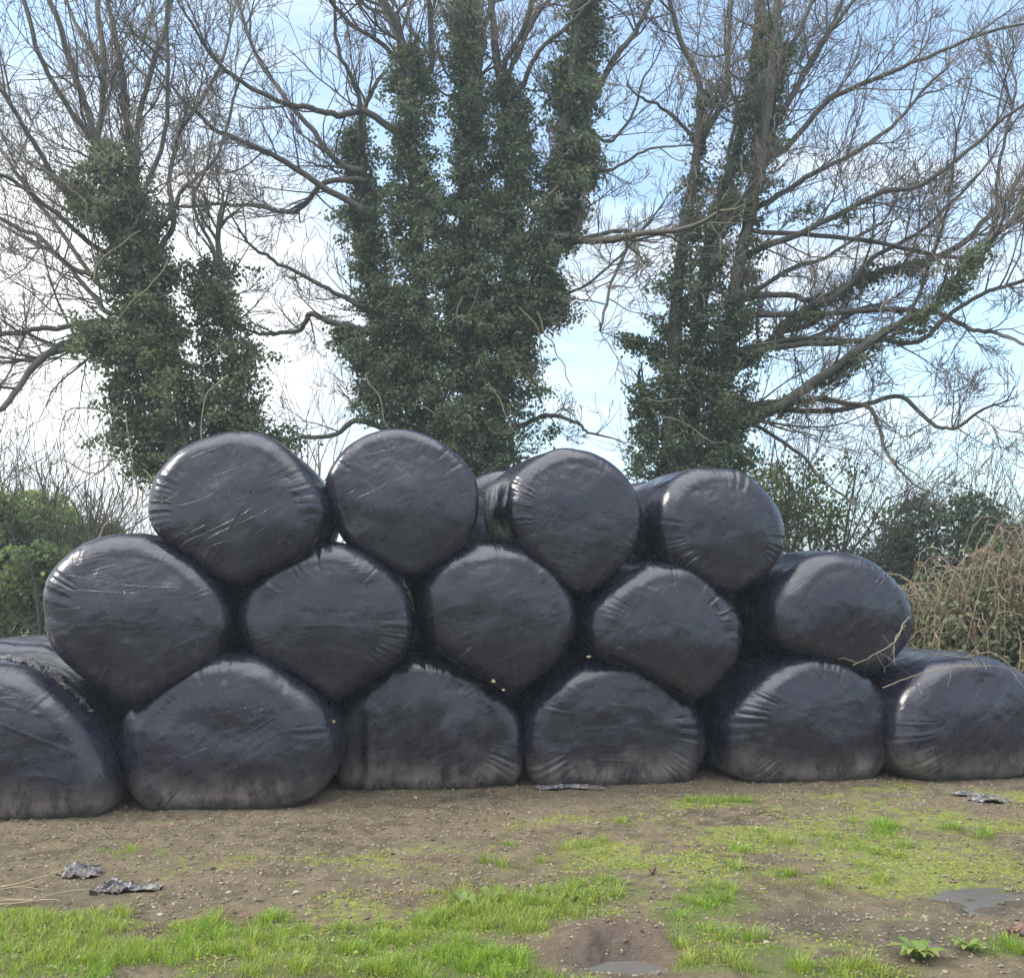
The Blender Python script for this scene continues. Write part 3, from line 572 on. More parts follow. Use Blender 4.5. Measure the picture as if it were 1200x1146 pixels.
big_tree('central bare tree, its many stems thickly covered with dark ivy, the broadest of the three', 14.0, (555, 560),
 [([(530,560),(500,440),(488,300),(480,160),(462,44),(442,0),(425,-60)], 15, 4, -.4, 1.4), ([(555,560),(552,400),(550,230),(548,90),(546,0),(544,-80)], 14, 6, .2, 1.2),
  ([(565,560),(585,420),(592,280),(596,160),(584,78),(575,20),(565,-60)], 14, 4, .5, 1.4), ([(575,560),(602,420),(640,300),(662,180),(676,70),(690,0),(700,-70)], 13, 4, -.4, 1.2),
  ([(520,560),(470,440),(440,340),(424,250),(420,150)], 10, 4, .7, .7)],
 [([(472,166),(428,139),(394,142),(359,132),(320,126),(270,95),(250,60)], 5.5, 2, -.8, 1.3), ([(425,197),(394,181),(359,142),(325,100),(290,40),(270,-20)], 5, 2, .8, 1.3),
  ([(428,256),(389,225),(330,190),(290,170),(250,155),(215,120)], 5.5, 2, -.6, 1.3), ([(425,210),(384,215),(354,244),(330,249),(290,242),(225,250)], 4.5, 2, .9, 1.1),
  ([(428,362),(389,347),(330,320),(300,300)], 4, 1.8, -.5, .9), ([(400,388),(369,379),(359,391),(330,398),(302,396)], 5, 2, .3, .7),
  ([(452,503),(423,496),(394,511),(354,515),(325,540)], 5, 1.8, .0, .7), ([(491,93),(462,44),(442,10),(425,-50)], 6, 4, .6, 1.2), ([(490,100),(455,60),(400,20),(370,-40)], 4, 2, -1, 1.2),
  ([(505,90),(508,40),(500,-20)], 5, 3, -.5, 1.2), ([(530,80),(523,39),(508,-10)], 3.5, 2, .7, 1.), ([(590,78),(606,40),(618,-10),(640,-60)], 4, 3, -.5, 1.2), ([(596,80),(618,30),(640,0),(650,-40)], 4, 2, .6, 1.2),
  ([(612,100),(625,70),(652,39),(672,18),(700,-20)], 4, 2, -.6, 1.), ([(690,120),(721,68),(742,38),(762,5),(785,-50)], 5, 2.5, .6, 1.1),
  ([(605,288),(638,269),(701,279),(736,274),(790,266)], 7, 3, -1.3, 1.2), ([(736,276),(742,295),(743,313)], 3, 2, -1.3, .5), ([(740,280),(722,330),(715,370)], 2.5, 1.5, -1.2, .9),
  ([(690,150),(712,165),(735,140),(750,100)], 3, 1.5, .4, .9), ([(605,500),(643,484),(672,489),(686,505)], 4.5, 1.6, -.5, .7), ([(655,250),(690,200),(720,205),(760,180)], 3, 1.5, -.6, .9),
  ([(422,150),(418,100),(400,60),(395,10)], 4, 2, -.4, 1.1), ([(560,80),(565,30),(580,-20)], 5, 3, .4, 1.), ([(640,360),(690,330),(730,290)], 2.5, 1.4, .4, .8)],
 [([(550,580),(530,480),(510,380)], 50, 40, 0, 75, .45), ([(570,580),(585,480),(592,380)], 46, 38, 0, 75, .45), ([(505,400),(492,300),(486,200),(482,120),(480,60)], 36, 17, -.3, 60, .45),
  ([(552,400),(550,300),(550,180),(548,80),(546,-30)], 25, 10, .1, 50, .4), ([(585,390),(594,280),(600,180),(596,95)], 32, 20, .3, 58, .45), ([(600,400),(640,300),(660,200),(674,100),(690,10),(696,-30)], 28, 11, -.3, 55, .4),
  ([(480,450),(445,350),(428,260),(418,150)], 24, 12, .5, 50, .5), ([(480,490),(445,430),(398,386)], 30, 7, .1, 45, .5), ([(600,360),(640,372),(655,350)], 34, 8, -.2, 45, .5), ([(460,500),(440,450),(425,400)], 26, 14, -.2, 40, .5),
  ([(640,290),(665,250),(690,160)], 24, 12, -.2, 45, .5)],
 0, TG, 202, wild=11)
big_tree('rightmost bare tree, sweeping its long lower limbs to the right edge, sparser ivy', 14.2, (815, 560),
 [([(785,557),(788,440),(798,318),(812,220),(826,161),(829,88),(807,39),(786,-20)], 12, 3, -.4, 1.4), ([(812,550),(822,391),(837,274),(866,186),(886,98),(896,20),(904,-60)], 12, 4, .4, 1.4),
  ([(835,550),(852,430),(866,313),(886,235),(902,147),(912,64),(922,-40)], 12, 5, -.2, 1.4), ([(800,560),(770,510),(755,470)], 8, 4, .2, .4)],
 [([(825,165),(850,110),(852,50),(858,-30)], 5, 2.5, .6, 1.3), ([(826,170),(800,140),(775,115),(752,105)], 3.5, 1.5, -.6, .9), ([(902,160),(935,107),(954,68),(988,15),(1015,-50)], 5.5, 2.5, .7, 1.5),
  ([(910,180),(964,122),(1013,98),(1071,73),(1140,44)], 4.5, 2, -.8, 1.5), ([(890,240),(944,210),(993,186),(1042,151),(1091,98)], 4.5, 2, .9, 1.5), ([(905,150),(950,60),(990,0),(1030,-60)], 4.5, 2, -.6, 1.5),
  ([(840,505),(885,492),(920,474),(974,440),(1037,396),(1091,366),(1140,303),(1189,254),(1240,180)], 8.5, 3, -1.4, 1.3), ([(860,435),(900,400),(935,371),(993,337),(1042,318),(1115,303),(1170,250),(1215,180)], 7, 3, .8, 1.4),
  ([(880,290),(920,274),(969,254),(1018,230),(1081,210),(1140,165),(1195,115)], 5, 2, -.5, 1.5), ([(1091,368),(1140,386),(1169,391),(1215,410)], 4, 1.6, -1.6, .8), ([(939,474),(974,474),(1018,489),(1037,528),(1055,560)], 4.5, 1.6, -1.2, .8),
  ([(1000,482),(1062,469),(1106,498),(1130,508),(1169,489)], 4, 1.5, -1.4, .7), ([(890,498),(935,528),(964,557)], 3.5, 1.5, -.6, .7), ([(1030,400),(1080,400),(1130,355),(1180,330),(1220,320)], 4, 2, -.8, 1.1),
  ([(875,420),(960,400),(1010,370),(1050,376)], 4, 2, 1.2, 1.), ([(970,345),(1030,290),(1080,262),(1130,220)], 4, 2, .3, 1.3), ([(880,350),(930,320),(960,310),(1010,280)], 4, 2, 1.3, 1.2), ([(912,80),(940,20),(965,-50)], 4, 2, .3, 1.3),
  ([(1150,300),(1170,220),(1180,160),(1190,110)], 3, 1.6, 0, 1.1), ([(838,290),(860,250),(850,200),(862,150)], 3.5, 2, -.9, 1.), ([(1040,396),(1080,320),(1100,260),(1110,200)], 3, 1.5, -.6, 1.2)],
 [([(790,580),(790,480),(798,360),(808,250)], 30, 11, -.2, 50, .55), ([(825,580),(825,460),(836,320),(850,230)], 28, 10, .1, 48, .55), ([(850,540),(862,400),(880,280),(895,190)], 22, 10, -.1, 34, .65),
  ([(760,560),(752,480),(750,455)], 26, 14, .0, 40, .55), ([(730,396),(755,405),(780,420)], 7, 10, 0, 30, .5), ([(900,480),(974,440),(1037,396),(1091,366),(1150,290)], 9, 6, -1.25, 22, .9), ([(880,420),(935,371),(993,337),(1080,310)], 10, 6, .4, 18, .9),
  ([(870,540),(850,470),(880,410)], 26, 20, 0, 36, .6), ([(930,260),(990,250),(1040,265)], 16, 20, -.3, 8, .9), ([(895,190),(908,110),(915,40)], 10, 7, 0, 30, .5), ([(808,250),(820,180),(828,100)], 10, 6, -.3, 30, .5), ([(850,230),(872,160),(888,90),(896,20)], 9, 6, .3, 30, .5)],
 0, TG, 303, kids=(3.4, 2.6, 1.3), leafsize=.052, wild=10, ivyden=1.7)
rng = np.random.default_rng(5)

# ------------------------------------------------------------------ shrubs, saplings, brambles beyond the bales
def shrub(name, label, cat, px, Y, wpx, hpx, n, mat, leaf, group=None, bare=0, stems=8, seed=0, density=26):
    """a shrub standing on the ground, its crown drawn as many leaf clumps round branching stems"""
    global rng
    rng = np.random.default_rng(seed); k = Y/F; top = at(px, hpx, Y); base = np.array([top[0], Y, 0.]); w = wpx*k; H = top[2]
    T = empty(name, base, label, cat, group); out = [[], [], [], []]
    for i in range(stems):
        a = rng.uniform(0, 2*pi); p = base+np.array([cos(a), sin(a), 0])*rng.uniform(0, .25)*w; d = np.array([cos(a)*w/H*.55, sin(a)*w/H*.55, 1.])
        grow(out, p, d, H*rng.uniform(.75, 1.05), .018+.006*H, 0, (3, 1.4, .2) if bare else (6, 3, 0), up=.12, wig=.16, rmin=.006)
    allb = out[0]+out[1]+out[2]+out[3]
    tube_mesh('stems', allb, M_twig if bare else M_bark, T, base)
    if n:
        tips = np.array([b[0][rng.integers(2, len(b[0]))] for b in out[1]+out[2]]); tips = tips[tips[:, 2] > H*.08]
        C = tips[rng.integers(0, len(tips), n)]+rng.normal(0, .07*w+.05, (n, 3)); C = C[(C[:, 2] > .05) & (vnoise(C[:, 0]*2, C[:, 1]*2, C[:, 2]*2, s=seed) > -.45)]
        c = np.repeat(C, density, 0)+rng.normal(0, .10, (len(C)*density, 3))
        hz = H*(.97+.06*vnoise(c[:, 0]*2.5, c[:, 1]*2.5, s=seed+1)); dx = (c[:, 0]-base[0])/(w*.58); dz = np.clip(c[:, 2]/hz, 0, None)
        c = c[dx*dx*(.75+.25*vnoise(c[:, 2]*3, c[:, 1], s=seed+2))+np.clip(dz-.55, 0, 9)**2*4.5 < 1.]
        V, Q = leaves(c, leaf, np.tile([[0, -.3, .8]], (len(c), 1)), .9); mesh('foliage', V-base, Q, mat, False, T)
    return T
HG = 'green shrubs of the left hedge'
shrub('hedge_shrub', 'tall bright green hedge shrub at the left edge beneath the white sky', 'shrub', 12, 16., 125, 575, 1500, M_ever, .085, HG, seed=21, stems=9)
shrub('hedge_shrub', 'lower green hedge shrub in front of the taller one, just above the cut-off bale', 'shrub', 50, 14.5, 90, 640, 800, M_ever, .08, HG, seed=22, stems=7)
shrub('hedge_shrub', 'hedge shrub next to the leftmost middle row bale, thin and olive', 'shrub', 105, 17., 90, 618, 700, M_pale, .08, HG, seed=23)
shrub('hedge_shrub', 'hedge shrub leaning beyond the left edge of the picture', 'shrub', -60, 15.5, 110, 610, 500, M_ever, .085, HG, seed=24)
SG = 'bare saplings behind the left hedge'
for i, (px, Y, hp, w, lb) in enumerate([(35, 19, 575, 60, 'leftmost bare sapling standing above the tall green hedge shrub'), (78, 20, 580, 46, 'slender bare sapling just right of the green hedge'),
        (112, 18.5, 560, 60, 'tallest bare sapling of the thicket left of the ivy trunk'), (150, 19.5, 590, 60, 'bushy bare sapling touching the foot of the ivy trunk'), (-20, 18, 585, 70, 'bare sapling mostly beyond the left picture edge'),
        (345, 20, 505, 60, 'bare sapling showing between the left and central ivy trees')]):
    shrub('bare_sapling', lb, 'sapling', px, Y, w, hp, 0, None, 0, SG, bare=1, stems=5, seed=40+i)
rng = np.random.default_rng(9)
# small ivy-covered post-like sapling
b0 = at(84, 745, 16.5); b0[2] = 0; T = empty('ivy_sapling', b0, 'thin upright sapling wrapped in light green ivy beside the hedge', 'sapling')
P = spline([b0, at(84, 690, 16.5), at(82, 640, 16.5), at(85, 600, 16.5)], 10); tube_mesh('trunk', [(P, np.linspace(.04, .015, 10), 6)], M_bark, T, b0)
c, nn = clumps(P, np.linspace(.12, .05, 10), 30, .06, 18, .1, 3); V, Q = leaves(c, .07, nn, .8); mesh('ivy', V-b0, Q, M_ever, False, T)
shrub('leafy_tree', 'small pale leafy tree behind the right end of the top row', 'tree', 930, 16.5, 130, 540, 950, M_pale, .075, 'small trees beyond the right end', seed=61, stems=8, density=16)
shrub('leafy_tree', 'thin pale leafy tree close behind the rightmost top row bale', 'tree', 880, 17.5, 80, 560, 400, M_pale, .075, 'small trees beyond the right end', seed=62, stems=6, density=16)
shrub('evergreen_shrub', 'dark evergreen shrub with rounded top against the blue sky', 'shrub', 1105, 17.5, 120, 578, 620, M_dark, .085, 'dark shrubs on the right', seed=63, stems=8)
shrub('evergreen_shrub', 'smaller dark shrub left of the rounded evergreen', 'shrub', 1045, 18.5, 60, 622, 220, M_dark, .085, 'dark shrubs on the right', seed=64, stems=7)
shrub('evergreen_shrub', 'dark shrub at the right edge behind the brambles', 'shrub', 1195, 18.5, 90, 605, 260, M_dark, .08, 'dark shrubs on the right', seed=65, stems=8)
shrub('bare_sapling', 'fine bare sapling above the brambles at the right edge', 'sapling', 1180, 20, 60, 600, 0, None, 0, SG, bare=1, stems=7, seed=66)

def bramble(label, c, rx, ry, h, ncane, nleaf, seed, group='bramble heaps at the right', col=None):
    global rng
    rng = np.random.default_rng(seed); c = np.array(c, float); T = empty('bramble_bush', c, label, 'bramble', group); L = []; pts = []
    for _ in range(ncane):
        a = rng.uniform(0, 2*pi); q = rng.uniform(0, .9)**.5; p = c+np.array([cos(a)*rx*q, sin(a)*ry*q, 0.]); b = rng.uniform(0, 2*pi); ln = rng.uniform(.5, 1.3)*rx; hh = h*(1.05-q*.45)*rng.uniform(.55, 1.08)
        e = p+np.array([cos(b)*ln*.8, sin(b)*ln*.6, 0]); m1 = p+(e-p)*.25+np.array([0, 0, hh*.9]); m2 = p+(e-p)*.65+np.array([0, 0, hh]); e[2] = hh*rng.uniform(.1, .7)
        P = spline([p, m1, m2, e], 14)+np.cumsum(rng.normal(0, .018, (14, 3)), 0); L.append((P, np.linspace(.010, .004, 14), 3)); pts.append(P[4:])
    tube_mesh('canes', L, M_bram, T, c)
    L = []
    for _ in range(ncane):
        P0 = pts[rng.integers(len(pts))]; p = P0[rng.integers(len(P0))]; d = rng.normal(size=3); d[2] = d[2]*.5-.3; Pp = [p]
        for _k in range(5): d = unit(d+rng.normal(0, .5, 3)); Pp.append(Pp[-1]+d*.09)
        L.append((np.array(Pp), np.linspace(.006, .003, 6), 3))
    tube_mesh('dry_vines', L, M_straw2, T, c)
    A = np.vstack(pts); A = A[rng.integers(0, len(A), nleaf)]; cc = np.repeat(A, 5, 0)+rng.normal(0, .07, (nleaf*5, 3))
    cc[:, 2] *= rng.uniform(.5, 1., len(cc)); V, Q = leaves(cc, .055, np.tile([[0, -.3, .8]], (len(cc), 1)), .8); mesh('foliage', V-c, Q, M_bleaf, False, T)
bramble('tangled heap of tan dry brambles close behind the last bale', at(1165, 800, 11.2)*[1, 1, 0], 1.25, .9, 1.95, 330, 6500, 71)
bramble('bramble heap at the right edge, taller and covered with tan vines', at(1250, 800, 10.6)*[1, 1, 0], 1.1, .9, 2.35, 300, 5000, 72)
bramble('low green bramble patch between the last middle row bale and the dry heap', at(1090, 800, 12.2)*[1, 1, 0], 1.0, .7, 1.6, 150, 3600, 73)
# canes that lie on the bales
def cane(label, px, Ys, r=.005, mat=None):
    P = spline([at(p[0], p[1], y) for p, y in zip(px, Ys)], 8*len(px)); P = P+np.cumsum(rng.normal(0, .003, P.shape), 0); b = P[0].copy()
    L = [(P, np.linspace(r, r*.5, len(P)), 5)]
    for _ in range(4):
        i = rng.integers(3, len(P)-2); d = unit(rng.normal(size=3)*[1, .2, 1]); q = [P[i]]
        for _k in range(4): d = unit(d+rng.normal(0, .3, 3)*[1, .2, 1]); q.append(q[-1]+d*.04)
        L.append((np.array(q), np.linspace(r*.5, r*.3, 5), 3))
    o = tube_mesh('bramble_cane', L, mat or M_straw2, None, b); o.location = b; return tag(o, label, 'bramble cane', 'loose bramble canes on the bales')
cane('pale cane crossing the top of the last bottom row bale', [(1035,806),(1060,797),(1100,786),(1140,781),(1175,783),(1200,806)], [8.0, 8.0, 8.0, 8.02, 8.05, 8.0])
cane('curved cane hanging from the right side of the last middle row bale', [(1066,722),(1058,734),(1052,752),(1030,768),(1004,783)], [8.2, 8.08, 8.0, 7.95, 7.93], .006)
cane('short cane dangling straight down beside the last middle row bale', [(1062,732),(1050,745),(1046,762),(1046,777)], [8.2, 8.05, 8.0, 7.98], .005)
cane('cane arching over the last bale into the brambles', [(1090,765),(1130,772),(1165,768),(1195,790),(1230,812)], [8.3, 8.25, 8.2, 8.1, 8.0], .006, M_bram)

# ------------------------------------------------------------------ far field edge
rng = np.random.default_rng(88)
n = 60000; x = rng.uniform(-110, 110, n); hh = 3.2+1.8*vnoise(x*.12, 0, s=3)+1.*vnoise(x*.4, 1, s=4)
c = np.stack([x, 130+rng.normal(0, 3, n), rng.uniform(0, 1, n)*hh], -1); V, Q = leaves(c, .6); tag(mesh('distant_wood', V, Q, M_dark, False), kind='stuff')

# ------------------------------------------------------------------ the air: a closed box of thin even haze
m, t, out = material('haze_air'); pv = t.new('ShaderNodeVolumePrincipled', Color=rgb(.78, .89, 1.)); pv.inputs['Density'].default_value = HAZE; pv.inputs['Anisotropy'].default_value = .3
t.l.new(pv.outputs[0], out.inputs['Volume'])
x0, x1, y0, y1, z0, z1 = -620, 620, -620, 620, -1.5, 19.
Vb = np.array([(x, y, z) for x in (x0, x1) for y in (y0, y1) for z in (z0, z1)], float)
tag(mesh('haze', Vb, np.array([(0,1,3,2),(4,6,7,5),(0,4,5,1),(2,3,7,6),(0,2,6,4),(1,5,7,3)]), m, False), kind='stuff')

# ------------------------------------------------------------------ grass, gravel, weeds
def blades(n, hmin, hmax, w, accept, seed, lo=(-4.6, 3.5), hi=(5.2, 9.4)):
    r = np.random.default_rng(seed); x = r.uniform(lo[0], hi[0], n); y = r.uniform(lo[1], hi[1], n); g = accept(x, y); k = r.uniform(size=n) < g; x, y, g = x[k], y[k], g[k]; m = len(x)
    z = ghe(x, y)-.004; h = r.uniform(hmin, hmax, m)*(.35+.75*g)*(1+.55*vnoise(x*5, y*5, s=91)); a = r.uniform(0, 2*pi, m); lean = r.uniform(.1, .9, m)*h; b = r.uniform(0, 2*pi, m); ww = w*r.uniform(.6, 1.4, m)
    d = np.stack([np.cos(a), np.sin(a)], -1); s = np.stack([np.cos(b), np.sin(b)], -1)
    def row(q, wd):
        c = np.stack([x+d[:, 0]*lean*q*q, y+d[:, 1]*lean*q*q, z+h*q*(1-.25*q*lean/h)], -1); o = np.zeros((m, 3)); o[:, :2] = s*(wd*ww)[:, None]/2; return c-o, c+o
    a0, b0 = row(0, 1); a1, b1 = row(.55, .8); tp, _ = row(1., 0)
    V = np.stack([a0, b0, b1, a1, tp], 1).reshape(-1, 3); I = np.arange(m)[:, None]*5
    return V, I+np.array([[0, 1, 2, 3]]), I+np.array([[3, 2, 4]])
def acc_grass(x, y):
    g, m, w = masks(x, y); n = fbm(x*3.5, y*3.5, s=71); return np.clip((g+.55*n+.25*fbm(x*11, y*11, s=72)-.36)*1.9, 0, 1)
def acc_sparse(x, y):
    g, m, w = masks(x, y); return np.clip((m+.5*fbm(x*6, y*6, s=73)-.42)*.55, 0, .6)
V, Q, T3 = blades(420000, .016, .055, .0034, acc_grass, 1); tag(mesh('grass', V, [Q, T3], M_grass, False), kind='stuff')
V, Q, T3 = blades(150000, .008, .022, .004, acc_sparse, 2); tag(mesh('short_moss_grass', V, [Q, T3], M_weed, False), kind='stuff')
V, Q, T3 = blades(60000, .08, .30, .010, lambda x, y: np.where(y > 10.5, .5, 0)*(.4+.6*(vnoise(x, y, s=8) > 0)), 3, (-12, 9.5), (13, 24)); tag(mesh('rough_grass', V, [Q, T3], M_grass, False), kind='stuff')
def tufts(n, seed):
    r = np.random.default_rng(seed); x = r.uniform(-4.4, 5., n*6); y = r.uniform(3.6, 7.5, n*6); k = r.uniform(size=len(x)) < acc_grass(x, y)*.8; x, y = x[k][:n], y[k][:n]
    K = 46; xx = np.repeat(x, K)+r.normal(0, .022, len(x)*K); yy = np.repeat(y, K)+r.normal(0, .022, len(x)*K); a = np.arctan2(yy-np.repeat(y, K), xx-np.repeat(x, K)); m = len(xx)
    h = np.repeat(r.uniform(.045, .10, len(x)), K)*r.uniform(.5, 1.1, m); z = ghe(xx, yy); w = .0032*r.uniform(.7, 1.4, m); ln = h*r.uniform(.2, .9, m); s = np.stack([-np.sin(a), np.cos(a), 0*a], -1)*w[:, None]/2
    def pt(q): return np.stack([xx+np.cos(a)*ln*q*q, yy+np.sin(a)*ln*q*q, z+h*q*(1-.3*q)], -1)
    V = np.stack([pt(0)-s, pt(0)+s, pt(.55)+s*.8, pt(.55)-s*.8, pt(1.)], 1).reshape(-1, 3); I = np.arange(m)[:, None]*5
    return V, I+np.array([[0, 1, 2, 3]]), I+np.array([[3, 2, 4]])
V, Q, T3 = tufts(900, 12); tag(mesh('grass_tufts', V, [Q, T3], M_grass, False), kind='stuff')
V, Q, T3 = blades(26000, .015, .05, .003, lambda x, y: .55*(fbm(x*2, y*2, s=76) > .1), 4); tag(mesh('dead_grass', V, [Q, T3], M_straw, False), kind='stuff')
ICO = None
def ico():
    p = (1+5**.5)/2; V = np.array([(-1,p,0),(1,p,0),(-1,-p,0),(1,-p,0),(0,-1,p),(0,1,p),(0,-1,-p),(0,1,-p),(p,0,-1),(p,0,1),(-p,0,-1),(-p,0,1)], float); V /= np.linalg.norm(V[0])
    Fc = np.array([(0,11,5),(0,5,1),(0,1,7),(0,7,10),(0,10,11),(1,5,9),(5,11,4),(11,10,2),(10,7,6),(7,1,8),(3,9,4),(3,4,2),(3,2,6),(3,6,8),(3,8,9),(4,9,5),(2,4,11),(6,2,10),(8,6,7),(9,8,1)]); return V, Fc
def pebbles(n, s0, s1, seed, acc):
    r = np.random.default_rng(seed); x = r.uniform(-4.6, 5.2, n); y = r.uniform(3.5, 9.2, n); k = r.uniform(size=n) < acc(x, y); k &= ~((np.hypot(x-PUD[0]-.15, y-PUD[1]) < .8) & (ghe(x, y) < PUD_Z+.004)); x, y = x[k], y[k]; m = len(x); V, Fc = ico()
    s = s0+(s1-s0)*r.uniform(size=m)**4; sc = s[:, None, None]*r.uniform(.6, 1.2, (m, 1, 3))*[1, 1, .55]; P = V[None]*r.uniform(.75, 1.25, (m, 12, 1))*sc; a = r.uniform(0, 2*pi, m)[:, None]
    X2 = P[..., 0]*np.cos(a)-P[..., 1]*np.sin(a)+x[:, None]; Y2 = P[..., 0]*np.sin(a)+P[..., 1]*np.cos(a)+y[:, None]; Z2 = P[..., 2]+ghe(x, y)[:, None]+s[:, None]*.15
    return np.stack([X2, Y2, Z2], -1).reshape(-1, 3), (Fc[None]+np.arange(m)[:, None, None]*12).reshape(-1, 3)
V, Q = pebbles(60000, .0025, .013, 5, lambda x, y: np.clip(.9-masks(x, y)[0]*1.3+.7*fbm(x*1.6, y*1.6, s=78), .03, 1)); tag(mesh('gravel', V, Q, M_stone, False), kind='stuff')
def cover(n, size, acc, seed, mat, name, hgt=.02):
    global rng
    rng = np.random.default_rng(seed); x = rng.uniform(-4.6, 5.2, n); y = rng.uniform(3.5, 9.2, n); k = rng.uniform(size=n) < acc(x, y); k &= ~((np.hypot(x-PUD[0]-.15, y-PUD[1]) < .8) & (ghe(x, y) < PUD_Z+.006)); x, y = x[k], y[k]
    c = np.stack([x, y, ghe(x, y)+rng.uniform(.003, hgt, len(x))], -1); V, Q = leaves(c, size, np.tile([[0, -.1, 1.]], (len(x), 1)), .45); tag(mesh(name, V, Q, mat, False), kind='stuff')
cover(260000, .012, lambda x, y: np.clip((np.maximum(masks(x, y)[1], masks(x, y)[0])*.9+.8*fbm(x*4, y*4, s=81)-.5)*1.3, 0, 1), 82, M_moss, 'moss')
cover(50000, .020, lambda x, y: np.clip((masks(x, y)[0]+.9*fbm(x*2.4, y*2.4, s=84)-.75)*1.6, 0, 1), 85, M_weed, 'clover', .045)
cover(14000, .018, lambda x, y: .25+.5*fbm(x*2, y*2, s=87), 88, M_lit, 'leaf_litter', .008)
# crumbs of earth
M_earth = mat_flat('earth_clods', (.13, .10, .07), (.06, .045, .03), 20, .95)
V, Q = pebbles(30000, .003, .018, 6, lambda x, y: np.clip(.5+.9*fbm(x*1.2, y*1.2, s=79), 0, 1)); tag(mesh('earth_crumbs', V, Q, M_earth, False), kind='stuff')

def rosette(label, px, py, n, ln, w, mat, name='weed', cat='weed', group='broad-leaved weeds in the grass', lift=.6, seed=0):
    r = np.random.default_rng(seed); c = on_ground(px, py); c[2] = float(ghe(c[0], c[1])); Vs = []; Qs = []; k = 0
    for i in range(n):
        a = 2*pi*i/n+r.uniform(-.3, .3); L = ln*r.uniform(.6, 1.15); d = np.array([cos(a), sin(a), 0]); s = np.array([-sin(a), cos(a), 0]); K = 7; lf = lift*r.uniform(.5, 1.4)
        for j in range(K):
            q = j/(K-1); p = d*L*q+np.array([0, 0, L*lf*sin(q*2.2)*.8]); ww = w*L*(sin(pi*min(q*.92+.06, 1))**.7)*(1+.15*sin(q*17+i)); u_ = np.array([0, 0, .25*ww])
            Vs += [p-s*ww+u_, p, p+s*ww+u_]
            if j: Qs += [(k+3*j-3, k+3*j-2, k+3*j+1, k+3*j), (k+3*j-2, k+3*j-1, k+3*j+2, k+3*j+1)]
        k += 3*K
    o = mesh(name, np.array(Vs), np.array(Qs), mat, True); o.location = c; return tag(o, label, cat, group)
rosette('large dock plant with yellowing leaves at the bottom right', 1075, 1128, 19, .12, .17, M_weed, seed=1)
rosette('weed rosette right of the dock plant near the picture corner', 1135, 1118, 12, .08, .2, M_weed, seed=2)
rosette('pale round-leaved weed in the middle of the bright grass', 670, 1052, 7, .06, .4, M_weed, seed=3)
rosette('bright leafy clump at the edge of the mud right of centre', 545, 1062, 12, .08, .35, M_weed, seed=4)
rosette('leafy clump behind the bright one, nearer the bales', 575, 1052, 10, .07, .35, M_weed, seed=5)
M_rust = mat_flat('withered_leaves', (.13, .075, .05), (.07, .045, .03), 15, .8)
rosette('withered brown plant in the middle of the mud', 765, 1027, 16, .05, .13, M_rust, 'withered_plant', 'dead plant', None, .9, 6)
rosette('reddish withered dock at the right edge', 1190, 1098, 15, .07, .14, M_rust, 'withered_plant', 'dead plant', None, .7, 7)
# crumpled film scraps
def scrap(label, px, py, w, d, h, seed, group='crumpled scraps of film on the ground'):
    w, d, h = w*.85, d*.85, h*.7; n, m = 44, 30; u, v = np.meshgrid(np.linspace(-1, 1, n), np.linspace(-1, 1, m), indexing='ij'); c = on_ground(px, py); c[2] = float(ghe(c[0], c[1]))+.004
    e = np.clip(1-(u*u+v*v)**.5*(.8+.35*vnoise(u*2, v*2, s=seed)), 0, 1)**.5
    z = h*e*(.45+.55*(1-np.abs(vnoise(u*3.1, v*2.5, s=seed+1)))) + h*.16*e*vnoise(u*6, v*6, s=seed+2) ; z = z-.012*(e <= .02)
    x = w*(u*.5+.09*vnoise(u*4, v*4, s=seed+3)); y = d*(v*.5+.09*vnoise(u*4, v*4, s=seed+4)); I = np.arange(n*m).reshape(n, m)
    keep = (e[:-1, :-1] > .03)
    Q = np.stack([I[:-1, :-1], I[1:, :-1], I[1:, 1:], I[:-1, 1:]], -1)[keep].reshape(-1, 4)
    o = mesh('film_scrap', np.stack([x, y, z], -1).reshape(-1, 3), Q, M_scrap, False); o.location = c; return tag(o, label, 'film scrap', group)
scrap('upright grey scrap of film, farther left of the pair in the mud', 95, 1024, .22, .18, .10, 1)
scrap('dark crumpled film scrap on the grass edge, right of the upright one', 132, 1042, .20, .17, .09, 2)
scrap('small black film shred trailing right of the two left scraps', 168, 1041, .22, .10, .045, 3)
scrap('flat black ribbon of torn film under the diagonally creased bale', 668, 924, .62, .16, .045, 4)
scrap('grey stone-like bundle of film in front of the last bale', 1158, 940, .30, .18, .075, 5)
scrap('flatter grey film piece left of the bundle near the last bale', 1135, 933, .24, .14, .05, 6)
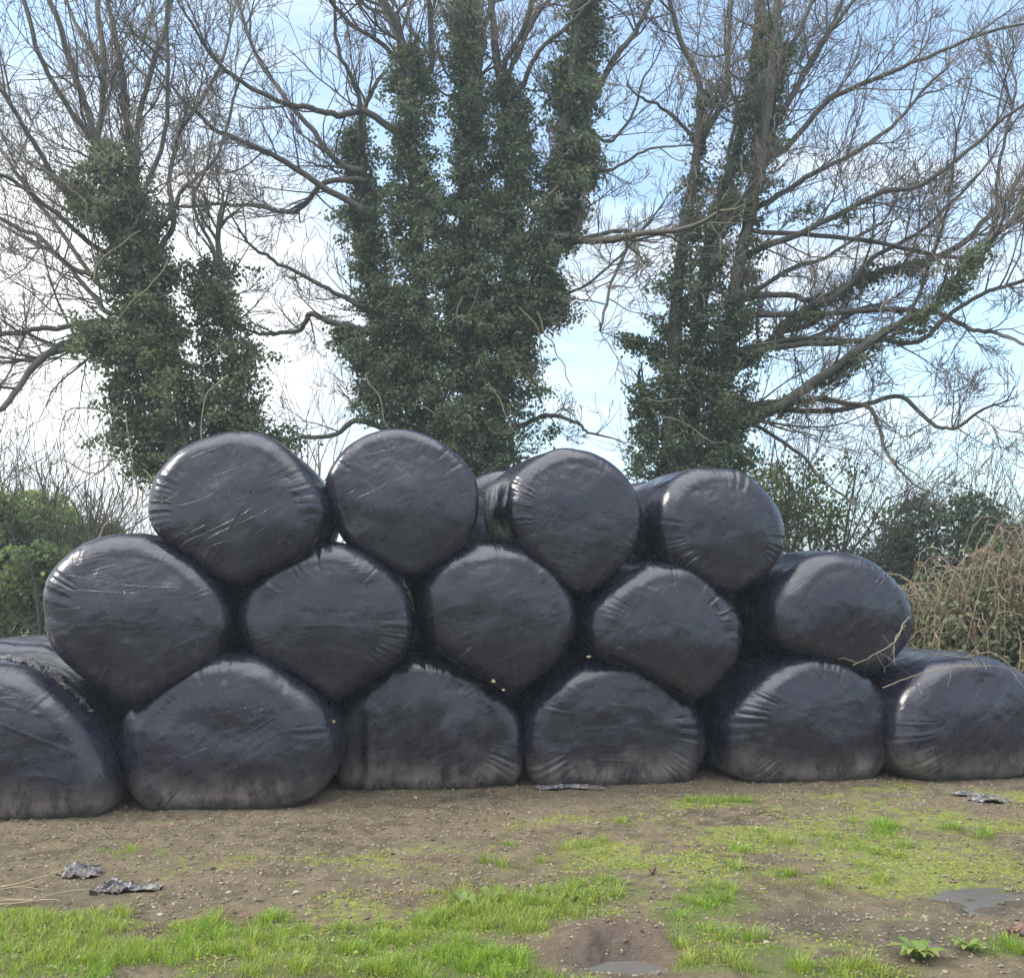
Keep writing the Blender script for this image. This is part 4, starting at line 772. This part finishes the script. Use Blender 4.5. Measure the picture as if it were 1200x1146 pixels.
# individual stones and leaves
def stone(label, px, py, s, seed, mat=M_stone):
    r = np.random.default_rng(seed); V, Fc = ico(); V = V*r.uniform(.8, 1.2, (12, 1))*s*[1.2, .9, .6]; c = on_ground(px, py); c[2] = float(ghe(c[0], c[1]))+s*.2
    o = mesh('stone', V, Fc, mat, False); md = o.modifiers.new('round', 'SUBSURF'); md.levels = md.render_levels = 2; o.location = c; return tag(o, label, 'stone', 'loose stones in the mud')
M_pale_st = mat_flat('pale_stones', (.27, .24, .20), (.18, .16, .13), 12, .8, .01)
for i, (px, py, s, lb) in enumerate([(347,1047,.022,'pale flat stone in the mud, nearest the grass left of centre'), (188,1072,.018,'small white stone at the edge of the left grass'), (268,1047,.018,'off-white stone between the film scraps and the centre'),
     (888,973,.026,'largest pale stone right of centre in the gravel'), (898,1110,.020,'pale stone in the wet patch at the bottom right'), (866,987,.018,'pale stone just below the largest one in the gravel'), (325,963,.016,'white pebble close in front of the widest bale'),
     (700,963,.017,'light stone lying in the mud in front of the diagonally creased bale'), (1125,965,.020,'flat light stone in front of the last bale')]): stone(lb, px, py, s, i, M_pale_st)
M_yleaf = mat_flat('yellow_leaf', (.30, .24, .12), (.22, .15, .07), 10, .7)
def leaf(label, P, s, seed):
    r = np.random.default_rng(seed); a = np.linspace(0, 2*pi, 14, endpoint=False); rad = s*(1+.28*np.sin(5*a)); V = np.stack([rad*np.cos(a), .35*s*np.sin(2*a)*.6, rad*np.sin(a)*.8], -1); V = np.vstack([V, [[0, -.1*s, 0]]])
    o = mesh('dead_leaf', V, np.array([(i, (i+1) % 14, 14) for i in range(14)]), M_yleaf, False); o.location = P; o.rotation_euler = (r.uniform(-1.3, -.3), r.uniform(-.5, .5), r.uniform(-1, 1)); return tag(o, label, 'leaf', 'yellow leaves caught between bales')
leaf('yellow leaf in the gap above the bale with vertical folds', at(578, 798, 7.48), .017, 1); leaf('second yellow leaf just right of the first above the folded bale', at(590, 808, 7.46), .013, 2)
leaf('yellow leaf wedged on top of the diagonally creased bale', at(690, 769, 7.72), .018, 3); leaf('yellow leaf between the two left bottom row bales', at(391, 845, 7.22), .014, 4); leaf('bright leaf on the mud in front of the folded bale', on_ground(487, 936)+[0, 0, .012], .016, 5)
# pale dead stalks at the left
L = []; rng = np.random.default_rng(31); b = on_ground(20, 1055)
for i in range(11):
    p = on_ground(rng.uniform(-50, 10), rng.uniform(1040, 1066)); p[2] = float(ghe(p[0], p[1]))+.012; a = rng.uniform(-.7, .6); d = np.array([cos(a), sin(a), .02]); Pp = [p]
    for k in range(7): d = unit(d+rng.normal(0, .25, 3)*[1, 1, .2]); Pp.append(Pp[-1]+d*.055)
    L.append((np.array(Pp), np.linspace(.0032, .0018, 8), 4))
o = tube_mesh('dry_stalks', L, M_straw, None, b); o.location = b; tag(o, 'tangle of pale dry stalks lying at the left edge above the grass', 'dry stalks')
